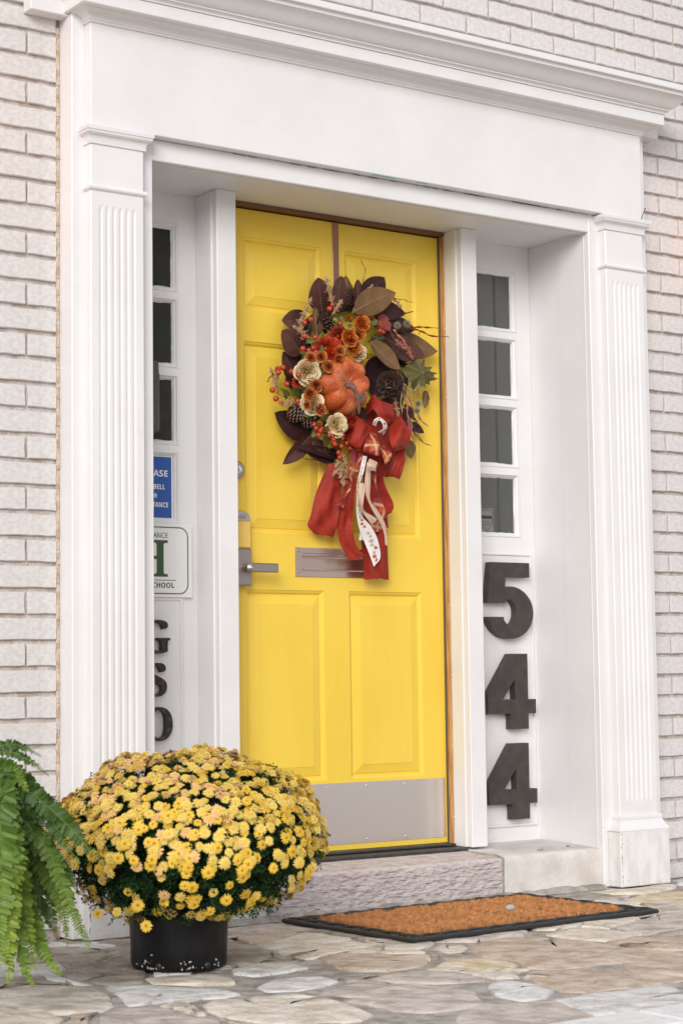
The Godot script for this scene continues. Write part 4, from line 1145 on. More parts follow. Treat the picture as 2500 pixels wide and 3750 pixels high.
# ---------------------------------------------------------------- steps, paving, mat
func lumpy_block(lo: Vector3, hi: Vector3, nx: int, ny: int, nz: int, amp: float, sd: int, ledge := 0.0) -> ArrayMesh:
	# a stone block whose front and top are uneven
	var mb := MB.new(true)
	var n := noise(9.0, 4, sd)
	var d := func(x: float, y: float, z: float) -> Vector3:
		var e := 1.0
		if x < lo.x + .002 or x > hi.x - .002: e = 0.35
		var r := n.get_noise_3d(x, y * 3.2, z)
		var r2 := n.get_noise_3d(x * 3.0 + 7.0, y * 7.0, z * 3.0)
		var p := Vector3(x, y, z)
		if z > hi.z - .002: p.z += (r * 1.0 + r2 * .6) * amp * e
		if y > hi.y - .0071: p.y += (r2 * .35 + r * .3) * amp * e * .5
		p.y -= ledge * clampf((z - lo.z) / (hi.z - lo.z), 0, 1) * clampf((y - lo.y) / (hi.y - lo.y), 0, 1)
		return p
	for i in nx:
		var xa := lerpf(lo.x, hi.x, float(i) / nx)
		var xb := lerpf(lo.x, hi.x, float(i + 1) / nx)
		for j in ny:
			var ya := lerpf(lo.y, hi.y - .007, float(j) / ny)
			var yb := lerpf(lo.y, hi.y - .007, float(j + 1) / ny)
			mb.quad(d.call(xa, ya, hi.z), d.call(xb, ya, hi.z), d.call(xb, yb, hi.z), d.call(xa, yb, hi.z))
		var ch := .006
		mb.quad(d.call(xa, hi.y - .007, hi.z), d.call(xb, hi.y - .007, hi.z), d.call(xb, hi.y, hi.z - ch), d.call(xa, hi.y, hi.z - ch))
		for k in nz:
			var za := lerpf(hi.z - ch, lo.z, float(k) / nz)
			var zb := lerpf(hi.z - ch, lo.z, float(k + 1) / nz)
			mb.quad(d.call(xa, hi.y, za), d.call(xb, hi.y, za), d.call(xb, hi.y, zb), d.call(xa, hi.y, zb))
	mb.smooth(false)
	for x in [lo.x, hi.x]:
		for j in ny:
			var ya := lerpf(lo.y, hi.y - .007, float(j) / ny)
			var yb := lerpf(lo.y, hi.y - .007, float(j + 1) / ny)
			mb.quad(Vector3(x, ya, lo.z), d.call(x, ya, hi.z), d.call(x, yb, hi.z), Vector3(x, yb, lo.z))
		mb.quad(Vector3(x, hi.y - .007, lo.z), d.call(x, hi.y - .007, hi.z), d.call(x, hi.y, hi.z - .006), d.call(x, hi.y, lo.z))
	return mb.mesh()

func steps():
	var m := lumpy_block(Vector3(.386, GY - .02, -.31), Vector3(1.268, -.0085, .000), 120, 16, 14, .0042, 3, .020)
	tag(part(self, "stone_step", m, M.rough_stone), "rough grey-pink stone step below the yellow door", "step")
	m = lumpy_block(Vector3(1.282, GY - .02, -.36), Vector3(1.7066, -.0085, -.004), 30, 8, 10, .0010, 4, .014)
	tag(part(self, "stone_block", m, M.smooth_stone), "smooth pale stone block below the house numbers", "step", "smooth step ends")
	m = lumpy_block(Vector3(-.004, GY - .02, -.36), Vector3(.372, -.0085, -.004), 30, 8, 10, .0010, 5, .014)
	tag(part(self, "stone_block", m, M.smooth_stone), "smooth pale stone block behind the chrysanthemum pot", "step", "smooth step ends")
	var mb := MB.new()
	for e in [[.3725, "grey mortar joint left of the rough step, near the flower pot"], [1.2685, "grey mortar joint between rough step and block under the numbers"]]:
		mb = MB.new()
		mb.prism(PackedVector2Array([Vector2(-.33, GY - .02), Vector2(-.006, GY - .02), Vector2(-.006, -.030), Vector2(-.040, -.019), Vector2(-.33, -.014)]), 0.0, .0130)
		tag(part(self, "step_joint", mb.mesh(), M.cement, Vector3(e[0], 0, 0), Basis(Vector3(0, 0, 1), Vector3(0, 1, 0), Vector3(1, 0, 0))), e[1], "mortar")
	# mortar fillet where the step meets the paving
	mb = MB.new(true)
	var n := noise(14.0, 3, 6)
	var k := 90
	for i in k:
		var q := []
		for e in [0, 1]:
			var x := lerpf(.0, 1.705, float(i + e) / k)
			q.append([x, .006 + .008 * n.get_noise_1d(x), .010 + .012 * absf(n.get_noise_1d(x + 40.0))])
		for e in 2:
			pass
		var a := Vector3(q[0][0], GY + .001, .012 + q[0][2])
		var b := Vector3(q[1][0], GY + .001, .012 + q[1][2])
		mb.quad(a, b, Vector3(q[1][0], GY + .010 + q[1][1], .006), Vector3(q[0][0], GY + .010 + q[0][1], .006))
		mb.quad(Vector3(q[0][0], GY + .010 + q[0][1], .006), Vector3(q[1][0], GY + .010 + q[1][1], .006), Vector3(q[1][0], GY + .012 + q[1][1], -.01), Vector3(q[0][0], GY + .012 + q[0][1], -.01))
	tag(part(self, "mortar_fillet", mb.mesh(), M.cement), "dark grey mortar fillet along the foot of the step", "mortar")
	# bits of leaf litter on the right block
	for e in [[1.640, -.10, .4, "longest dry leaf scrap on the smooth block, near the reveal"], [1.505, -.075, 1.2, "dry leaf scrap in the middle of the smooth stone block"], [1.470, -.050, 2.0, "dry leaf scrap nearest the front edge of the smooth block"]]:
		mb = MB.new()
		mb.quad(Vector3(-.012, .0008, -.003), Vector3(0, .0040, -.004), Vector3(.013, .0012, .001), Vector3(0, .0012, .004))
		tag(part(self, "leaf_scrap", mb.mesh(), M.dark_wood, Vector3(e[0], -.0185 - .0 * e[1], e[1]), Basis(Vector3.UP, e[2])), e[3], "leaf litter", "leaf scraps on the step")

func stone_mesh(poly: PackedVector2Array, sd: int) -> ArrayMesh:
	# poly in x, z round its own centre; a slab with a worn, uneven top
	if Geometry2D.is_polygon_clockwise(poly): poly.reverse()
	var r := RandomNumberGenerator.new()
	r.seed = sd
	var fine := []
	var n := poly.size()
	for i in n:
		var p0 := poly[(i + n - 1) % n]
		var p1 := poly[i]
		var p2 := poly[(i + 1) % n]
		var p3 := poly[(i + 2) % n]
		var seg := clampi(int(p1.distance_to(p2) / 0.035), 1, 6)
		for k in seg:
			var t := float(k) / seg
			var q := p1.cubic_interpolate(p2, p0, p3, t)
			fine.append(q + Vector2(r.randf_range(-1, 1), r.randf_range(-1, 1)) * .0035)
	var mb := MB.new(true)
	var c := Vector2.ZERO
	for p in fine: c += p
	c /= fine.size()
	var nz := noise(6.0, 3, sd)
	var up := func(p: Vector2, e: float) -> Vector3:
		return Vector3(p.x, e + nz.get_noise_2d(p.x, p.y) * .0045, p.y)
	var outer := PackedVector2Array(fine)
	var insets := Geometry2D.offset_polygon(outer, -.007)
	var m := fine.size()
	# rings that shrink toward the middle
	var lev := [[1.0, -.02, 0.0], [1.0, .0005, 0.0], [.965, .0045, 0.0], [.90, .0062, 0.0], [.7, .0068, 0.0], [.4, .0066, 0.0]]
	var rings := []
	for l in lev:
		var ring := []
		for p in fine:
			var q: Vector2 = c + (p - c) * l[0]
			ring.append(up.call(q, l[1]))
		rings.append(ring)
	for k in rings.size() - 1:
		for i in m:
			var j := (i + 1) % m
			mb.quad(rings[k][j], rings[k][i], rings[k + 1][i], rings[k + 1][j])
	var mid: Vector3 = up.call(c, .0066)
	for i in m:
		mb.tri(rings[-1][(i + 1) % m], rings[-1][i], mid)
	return mb.mesh()

func paving():
	var pm := MB.new(true)
	var n := noise(3.0, 4, 17)
	var nx := 90
	var nzz := 70
	for i in nx:
		for j in nzz:
			var q := []
			for e in [[0, 0], [0, 1], [1, 1], [1, 0]]:
				var x := lerpf(-1.9, 3.0, float(i + e[0]) / nx)
				var z := lerpf(-.06, 1.90, float(j + e[1]) / nzz)
				q.append(Vector3(x, GY + n.get_noise_2d(x, z) * .004, z))
			pm.quad(q[0], q[1], q[2], q[3])
	var bed := structure("pavement", pm.mesh(), M.cement)
	structure("ground", boxm(Vector3(-60, GY - .3, -60), Vector3(60, GY - .03, 60), 0.0), M.bounce_concrete)  # unseen ground, made pale concrete to throw light up onto soffit and door
	var traced := []
	var id := 100
	for s in STONES:
		var poly := PackedVector2Array()
		for k in range(1, s.size(), 2): poly.append(Vector2(s[k], s[k + 1]))
		var grown := Geometry2D.offset_polygon(poly, .008, Geometry2D.JOIN_ROUND)
		traced.append([s[0], grown[0] if grown.size() > 0 else poly])
	var blocks := []
	for t in traced:
		for o in Geometry2D.offset_polygon(t[1], .018): blocks.append(o)
	for o in [[-.30, 2.02, -.5, .075], [.33, 1.30, -.1, .1]]:
		blocks.append(PackedVector2Array([Vector2(o[0], o[2]), Vector2(o[1], o[2]), Vector2(o[1], o[3]), Vector2(o[0], o[3])]))
	blocks.append(PackedVector2Array([Vector2(-3, -.5), Vector2(3.6, -.5), Vector2(3.6, -.055), Vector2(-3, -.055)]))
	blocks.append(PackedVector2Array([Vector2(-3, 1.835), Vector2(3.6, 1.835), Vector2(3.6, 6), Vector2(-3, 6)]))
	blocks.append(PackedVector2Array([Vector2(-6, -1), Vector2(-1.87, -1), Vector2(-1.87, 3), Vector2(-6, 3)]))
	blocks.append(PackedVector2Array([Vector2(2.97, -1), Vector2(6, -1), Vector2(6, 3), Vector2(2.97, 3)]))
	# stones that the tracing leaves out: the rest of the patio
	var r := RandomNumberGenerator.new()
	r.seed = 5
	var cell := Vector2(.36, .27)
	for i in 17:
		for j in 14:
			var c := Vector2(-2.4 + cell.x * (i + 0.5 + (0.5 if j % 2 else 0.0)), -.05 + cell.y * (j + 0.5)) + Vector2(r.randf_range(-.05, .05), r.randf_range(-.04, .04))
			var poly := PackedVector2Array()
			var sides := r.randi_range(6, 8)
			for k in sides:
				var a := TAU * k / sides + r.randf_range(-.2, .2)
				poly.append(c + Vector2(cos(a) * cell.x * .56, sin(a) * cell.y * .56) * r.randf_range(.90, 1.06))
			var kind := r.randi_range(0, 5)
			var pieces := [poly]
			for b in blocks:
				var nxt := []
				for p in pieces:
					for o in Geometry2D.clip_polygons(p, b):
						if not Geometry2D.is_polygon_clockwise(o): nxt.append(o)
				pieces = nxt
			for p in pieces:
				var area := 0.0
				for k in p.size(): area += p[k].cross(p[(k + 1) % p.size()]) * 0.5
				var per := 0.0
				for k in p.size(): per += p[k].distance_to(p[(k + 1) % p.size()])
				if absf(area) > 0.0022 and absf(area) > per * per * .024: traced.append([kind, p])
	for t in traced:
		var poly: PackedVector2Array = t[1]
		var c := Vector2.ZERO
		for p in poly: c += p
		c /= poly.size()
		var loc := PackedVector2Array()
		for p in poly: loc.append(p - c)
		id += 1
		part(bed, "flagstone", stone_mesh(loc, id), M["stone_%d" % t[0]], Vector3(c.x, GY, c.y))

func kerb():
	var t := thing("white_kerb", "white painted kerb along the front edge of the paving", "kerb", Vector3(0, GY, 1.856))
	for k in 5: part(t, "kerb_stone", boxm(Vector3(-1.9 + k * .98, -.12, 0), Vector3(-1.9 + k * .98 + .976, .024, .16), .008), M.worn_white_paint)

func doormat():
	# corners measured on the paving; the mat lies a little askew
	var ang := 0.045
	var t := thing("doormat", "orange-brown coir doormat with black rubber border", "doormat", Vector3(.8450, GY + .0065, .3655))
	t.rotation.y = ang
	var hx := .4700
	var hz := .2950
	var bw := .058
	var mb := MB.new()
	mb.sweep([Vector2(-hx, -hz), Vector2(-hx, hz), Vector2(hx, hz), Vector2(hx, -hz)], true, [Vector2(.004, 0), Vector2(-.0, .004), Vector2(0, .010), Vector2(.004, .0135), Vector2(.010, .0135), Vector2(.0125, .0080), Vector2(bw - .010, .0080), Vector2(bw - .006, .0130), Vector2(bw, .0130), Vector2(bw, 0)], xz)
	part(t, "rubber_border", mb.mesh(), M.rubber)
	part(t, "rubber_base", boxm(Vector3(-hx + .01, .0, -hz + .01), Vector3(hx - .01, .0050, hz - .01), .001), M.rubber)
	# the plaited relief in the border
	for side in 4:
		var long := (hx if side % 2 == 0 else hz) - .012
		var b := Basis(Vector3.UP, side * PI / 2)
		var off := (hz if side % 2 == 0 else hx) - .030
		for s in [-1, 1]:
			mb = MB.new(true)
			var pts := []
			var rad := []
			var cnt := int(long * 2 / .011)
			for i in cnt + 1:
				var x := lerpf(-long, long, float(i) / cnt)
				pts.append(b * Vector3(x, 0.0115 + .0026 * cos(x * 38.0 + (0.0 if s < 0 else PI)), off + s * sin(x * 38.0) * .0125))
				rad.append(.0052)
			mb.tube(pts, rad, 5)
			part(t, "plait", mb.mesh(), M.rubber)
	# coir pile in blocks, each of tufted fibres
	var xs := [-.405, -.305, -.150, .015, .170, .310, .405]
	var zs := [-.230, -.080, .075, .230]
	var tuft := MB.new()
	for k in 5:
		var a := TAU * k / 5
		var q := Vector3(cos(a), 0, sin(a))
		tuft.col(Color(.64 + .10 * sin(k * 2.1), .31 + .05 * sin(k * 2.1), .120))
		tuft.tri(q * .0006 + Vector3(0, -.004, 0), q.rotated(Vector3.UP, 1.2) * .0011 + Vector3(0, -.004, 0), q * .0035 + Vector3(0, .0045 + .0015 * (k % 3), 0))
	var tm := tuft.mesh()
	var xf := []
	var tint := []
	var n := noise(26.0, 3, 8)
	for i in xs.size() - 1:
		for j in zs.size() - 1:
			mb = MB.new(true)
			var x0: float = xs[i] + .006
			var x1: float = xs[i + 1] - .006
			var z0: float = zs[j] + .006
			var z1: float = zs[j + 1] - .006
			var g := 14
			var at := func(u: float, v: float) -> Vector3:
				var x := lerpf(x0, x1, u)
				var z := lerpf(z0, z1, v)
				var e := minf(minf(u, 1 - u) * (x1 - x0), minf(v, 1 - v) * (z1 - z0))
				return Vector3(x, .005 + .0100 * (1.0 - exp(-e / .0045)) + n.get_noise_2d(x, z) * .0080, z)
			for a in g:
				for c in g:
					mb.quad(at.call(float(a) / g, float(c) / g), at.call(float(a) / g, float(c + 1) / g), at.call(float(a + 1) / g, float(c + 1) / g), at.call(float(a + 1) / g, float(c) / g))
			part(t, "coir_block", mb.mesh(), M.coir)
			for k in 1500:
				var u := rng.randf()
				var v := rng.randf()
				var p: Vector3 = at.call(u, v)
				var b := Basis(Vector3(rng.randf_range(-1, 1), 0, rng.randf_range(-1, 1)).normalized(), rng.randf_range(-.7, .7)) * Basis(Vector3.UP, rng.randf() * TAU)
				xf.append(Transform3D(b.scaled(Vector3.ONE * rng.randf_range(.8, 1.5)), p))
				var f := clampf(.95 + n.get_noise_2d(p.x * 1.7 + 9.0, p.z * 1.7) * .55 + rng.randf_range(-.25, .25), .45, 1.4)
				tint.append(Color(f, f, f))
	var mm := MultiMesh.new()
	mm.transform_format = MultiMesh.TRANSFORM_3D
	mm.use_colors = true
	mm.mesh = tm
	mm.instance_count = xf.size()
	for i in xf.size():
		mm.set_instance_transform(i, xf[i])
		mm.set_instance_color(i, tint[i])
	var mi := MultiMeshInstance3D.new()
	mi.multimesh = mm
	mi.name = "coir_fibres"
	mi.material_override = M.matte_bits
	t.add_child(mi)
	mi.set_meta("kind", "stuff")
	mb = MB.new(false)
	mb.ball(Vector3.ZERO, Vector3(.017, .010, .012), 9, 6)
	tag(part(self, "pebble", mb.mesh(), M.pebble, Vector3(.965, GY + .030, .395)), "small grey pebble lying on the coir doormat", "pebble")
# ---------------------------------------------------------------- plants
func face_to(n: Vector3, spin: float) -> Basis:
	# local y turned to n
	var x := n.cross(Vector3(.3, .2, .9)).normalized()
	var z := x.cross(n).normalized()
	return Basis(x, n, z) * Basis(Vector3.UP, spin)

func mum_flower(kind: int, sd: int) -> ArrayMesh:
	# a small chrysanthemum of radius 1 facing +y
	var r := RandomNumberGenerator.new()
	r.seed = sd
	var mb := MB.new(true)
	var tones := [
		[Color(.80, .51, .03), Color(.84, .58, .07), Color(.50, .25, .015)],
		[Color(.84, .58, .06), Color(.84, .64, .16), Color(.80, .52, .05)],
		[Color(.84, .54, .08), Color(.84, .55, .24), Color(.78, .47, .05)],
		[Color(.60, .33, .08), Color(.66, .40, .17), Color(.36, .18, .03)]]
	var c: Array = tones[kind]
	var layers := [[17, 1.0, .02, .23], [15, .84, .20, .22], [12, .62, .36, .20]]
	if kind == 1 or kind == 2: layers.append([9, .42, .48, .18])
	for l in layers:
		for k in l[0]:
			var a: float = TAU * (k + r.randf_range(-.25, .25)) / l[0]
			var d := Vector3(cos(a), 0, sin(a))
			var s := Vector3(-d.z, 0, d.x)
			var len: float = l[1] * r.randf_range(.86, 1.06)
			var h: float = l[2] + r.randf_range(-.05, .08)
			var w: float = l[3] * .5
			var p0 := d * .12 + Vector3(0, h * .4, 0)
			var p1 := d * (len * .62) + Vector3(0, h + .05, 0)
			var p2 := d * len + Vector3(0, h - .06 + r.randf_range(-.06, .06), 0)
			mb.col(c[0].lerp(c[1], .2))
			mb.quad(p0 - s * w * .5, p0 + s * w * .5, p1 + s * w, p1 - s * w)
			mb.col(c[1])
			mb.quad(p1 - s * w, p1 + s * w, p2 + s * w * .45, p2 - s * w * .45)
	mb.col(c[2])
	mb.ball(Vector3(0, .36 if kind == 0 or kind == 3 else .42, 0), Vector3(.22, .12, .22), 8, 4)
	return mb.mesh()

func leaf_simple(c0: Color, c1: Color) -> ArrayMesh:
	# a small lobed leaf of length 1 along +z, facing +y
	var mb := MB.new(false)
	var o := [Vector3(0, 0, 0), Vector3(.16, .02, .14), Vector3(.34, -.02, .36), Vector3(.20, .03, .45), Vector3(.33, -.03, .70), Vector3(.14, .02, .78), Vector3(0, -.08, 1.0)]
	for k in o.size() - 1:
		var p: Vector3 = o[k]
		var q: Vector3 = o[k + 1]
		var m := Vector3(0, .05, clampf((p.z + q.z) * .5, 0.05, .9))
		mb.col(c0)
		mb.tri(p, m, q)
		mb.col(c1)
		mb.tri(Vector3(-p.x, p.y, p.z), Vector3(-q.x, q.y, q.z), m)
	return mb.mesh()

func multi(parent: Node, called: String, mesh: Mesh, m: Material, xf: Array, cols := []) -> MultiMeshInstance3D:
	var mm := MultiMesh.new()
	mm.transform_format = MultiMesh.TRANSFORM_3D
	mm.use_colors = cols.size() > 0
	mm.mesh = mesh
	mm.instance_count = xf.size()
	for i in xf.size():
		mm.set_instance_transform(i, xf[i])
		if cols.size() > 0: mm.set_instance_color(i, cols[i])
	var mi := MultiMeshInstance3D.new()
	mi.multimesh = mm
	mi.name = called
	mi.material_override = m
	parent.add_child(mi, true)
	mi.set_meta("kind", "stuff")
	return mi

func chrysanthemum(cam: Vector3):
	var base := Vector3(-.287, GY + .006, .615)
	var t := thing("potted_chrysanthemum", "black pot of yellow and peach chrysanthemums in a broad dome", "potted plant", base)
	# the pot: tapered, with shallow ribs and feet
	var mb := MB.new(true)
	var prof := [Vector2(.0001, .003), Vector2(.100, .003), Vector2(.108, .0), Vector2(.115, .003), Vector2(.118, .012), Vector2(.1195, .060), Vector2(.1225, .125), Vector2(.125, .158), Vector2(.129, .160), Vector2(.130, .163), Vector2(.130, .184), Vector2(.128, .187), Vector2(.124, .186), Vector2(.121, .160), Vector2(.115, .03)]
	var sides := 72
	for i in prof.size() - 1:
		for k in sides:
			var q := []
			for e in [[0, 1], [0, 0], [1, 0], [1, 1]]:
				var p: Vector2 = prof[i + e[0]]
				var a: float = TAU * (k + e[1]) / sides
				var rr := p.x
				if p.y < .155 and p.y > .008 and i < 8: rr -= .0016 * pow(maxf(0.0, cos(a * 6.0)), 6.0)
				q.append(Vector3(cos(a) * rr, p.y, sin(a) * rr))
			mb.quad(q[0], q[1], q[2], q[3])
	var pot := part(t, "pot", mb.mesh(), M.pot_plastic)
	var view := Vector3(cam.x - base.x, 0, cam.z - base.z).normalized()
	var right := Vector3(view.z, 0, -view.x)
	for e in [[-.42, .024], [.62, .022]]:
		var d := (view * cos(e[0]) + right * sin(e[0]))
		mb = MB.new(true)
		mb.ball(Vector3.ZERO, Vector3(.008, .009, .004), 10, 6)
		part(pot, "drain_hole", mb.mesh(), M.lamp_black, d * .1185 + Vector3(0, e[1] - .008, 0), Basis(d.cross(Vector3.UP).normalized(), Vector3.UP, d))
	# chalky splashes low on the pot
	mb = MB.new()
	for k in 80:
		var a := rng.randf_range(-1.25, 1.05)
		var clump := 0.5 + 0.5 * sin(a * 7.0) + 0.35 * sin(a * 17.0)
		if clump < rng.randf() * 1.1: continue
		var d := view * cos(a) + right * sin(a)
		var tan := Vector3.UP.cross(d)
		var y := .008 + absf(rng.randfn(0, .009)) * (0.5 + clump)
		if y > .06: continue
		var p := d * (.1186 + .0022 * clampf(y / .06, 0, 1)) + Vector3(0, y, 0)
		var s := rng.randf_range(.0008, .0042)
		var pts := []
		for q in 6:
			var b := TAU * q / 6 + rng.randf_range(-.3, .3)
			pts.append(p + (tan * cos(b) * rng.randf_range(.6, 1.3) + Vector3.UP * sin(b) * rng.randf_range(.5, 1.1)) * s)
		for q in 6: mb.tri(p + d * .0004, pts[q] + d * .0002, pts[(q + 1) % 6] + d * .0002)
	var spl := part(pot, "lime_splash", mb.mesh(), M.lime_dust)
	spl.set_meta("kind", "stuff")
	# dome of leaves and flowers
	var cen := Vector3(.020, .300, .012)
	var A := .338
	var kinds := []
	for k in 4:
		for v in 2: kinds.append(mum_flower(k, 40 + k * 2 + v))
	var list := []
	var N := 3600
	for i in N:
		var y := 1.0 - 2.0 * (i + .5) / N
		if y < -.93: continue
		var a := i * 2.399963
		var rr := sqrt(1 - y * y)
		var n := Vector3(cos(a) * rr, y, sin(a) * rr)
		n = (n + Vector3(rng.randf_range(-.06, .06), rng.randf_range(-.05, .05), rng.randf_range(-.06, .06))).normalized()
		var b := .225 if n.y > 0 else .185
		var lump := 1.0 + .035 * sin(n.x * 9.0 + n.z * 5.0) + .03 * sin(n.z * 13.0 - n.y * 7.0) + rng.randf_range(-.035, .03)
		var p := Vector3(n.x * A, n.y * b, n.z * A) * lump
		var keep := 1.0
		if n.y < .30: keep = lerpf(.24, 1.0, clampf((n.y + .20) / .55, 0, 1))
		if n.y < -.25: keep = .15
		if n.y > .25: keep = .93
		# darker gaps between the stems
		if sin(n.x * 7.3 + 1.0) * sin(n.z * 8.1 + .6) + .5 * sin(n.y * 11.0) > .72 and n.y < .55: keep *= .4
		if rng.randf() > keep: continue
		var nn := (Vector3(n.x / A, n.y / b, n.z / A).normalized() + Vector3(0, .25, 0)).normalized()
		if n.y < .1: nn = (n + Vector3(0, .1, 0)).normalized()
		nn = (nn + Vector3(rng.randf_range(-.3, .3), rng.randf_range(-.2, .2), rng.randf_range(-.3, .3))).normalized()
		list.append([p + cen, nn])
	for e in [[-.568, .010, .721], [-.532, .014, .748], [-.475, -.020, .785], [-.50, .03, .79], [-.44, .035, .81]]:
		list.append([Vector3(e[0], e[1], e[2]) - base, (view + Vector3(0, .25, 0)).normalized()])
	var scored := []
	for i in list.size():
		var to: Vector3 = (cam - base - list[i][0]).normalized()
		var out: Vector3 = (list[i][0] - cen) / Vector3(A, .22, A)
		scored.append([out.normalized().dot(to), i])
	scored.sort_custom(func(a, b): return a[0] > b[0])
	var bulk := {}
	for s in scored.size():
		var i: int = scored[s][1]
		var p: Vector3 = list[i][0]
		var n: Vector3 = list[i][1]
		var up: float = (p.y - cen.y) / .25
		var pick := rng.randf()
		var kind := 0
		# faded and peach heads crowd the crown, fresh yellow ones the skirt
		if up > .45: kind = 3 if pick < .14 else (2 if pick < .34 else (1 if pick < .85 else 0))
		elif up > 0.0: kind = 2 if pick < .14 else (1 if pick < .66 else 0)
		else: kind = 2 if pick < .14 else (1 if pick < .40 else 0)
		if p.dot(right) > .16: kind = 1 if pick < .6 else 0
		var ki := kind * 2 + (i % 2)
		var sc := rng.randf_range(.0118, .0172)
		if up > .5: sc *= .9
		var bs := face_to(n, rng.randf() * TAU).scaled(Vector3.ONE * sc)
		if s < 300:
			part(t, "flower", kinds[ki], M.petal, p, bs)
		else:
			if not bulk.has(ki): bulk[ki] = []
			bulk[ki].append(Transform3D(bs, p))
	for k in bulk: multi(t, "more_flowers", kinds[k], M.petal, bulk[k])
	# foliage
	var greens := leaf_simple(Color(.018, .040, .014), Color(.026, .055, .020))
	var xf := []
	var cols := []
	for i in 9500:
		var n := Vector3(rng.randfn(), rng.randfn(), rng.randfn()).normalized()
		if n.y < -.9: continue
		var b := .225 if n.y > 0 else .188
		var d := rng.randf_range(.45, .965)
		var p := Vector3(n.x * A, n.y * b, n.z * A) * d + cen
		if n.y < -.55: p += Vector3(0, rng.randf_range(-.02, .0), 0)
		var sc := rng.randf_range(.026, .044)
		var dir := (n * .35 + Vector3(rng.randfn(), rng.randfn(), rng.randfn())).normalized()
		xf.append(Transform3D(face_to(dir, rng.randf() * TAU).scaled(Vector3.ONE * sc), p))
		var g := rng.randf_range(.6, 1.5)
		cols.append(Color(g, g * rng.randf_range(.9, 1.1), g))
	multi(t, "foliage", greens, M.leaf_green, xf, cols)
	mb = MB.new(true)
	for i in 220:
		var n := Vector3(rng.randfn(), rng.randf_range(-.7, 1.0), rng.randfn()).normalized()
		var b := .225 if n.y > 0 else .185
		var p := Vector3(n.x * A, n.y * b, n.z * A) * .95 + cen
		var q := Vector3(n.x * .05, .17, n.z * .05)
		mb.col(Color(.03, .05, .02))
		mb.tube([q, q.lerp(p, .5) + Vector3(0, .03, 0), p], [.0022, .0018, .0013], 4, false)
	var stm := part(t, "stems", mb.mesh(), M.leaf_green)
	stm.set_meta("kind", "stuff")
	# soil
	mb = MB.new(true)
	mb.lathe([Vector2(.1195, .165), Vector2(.0001, .172)], 32)
	part(t, "potting_soil", mb.mesh(), M.soil)

func catmull(pts: Array, t: float) -> Vector3:
	var n := pts.size() - 1
	var f := clampf(t, 0, 1) * n
	var i := mini(int(f), n - 1)
	var u := f - i
	var p0: Vector3 = pts[maxi(i - 1, 0)]
	var p3: Vector3 = pts[mini(i + 2, n)]
	return (pts[i] as Vector3).cubic_interpolate(pts[i + 1], p0, p3, u)

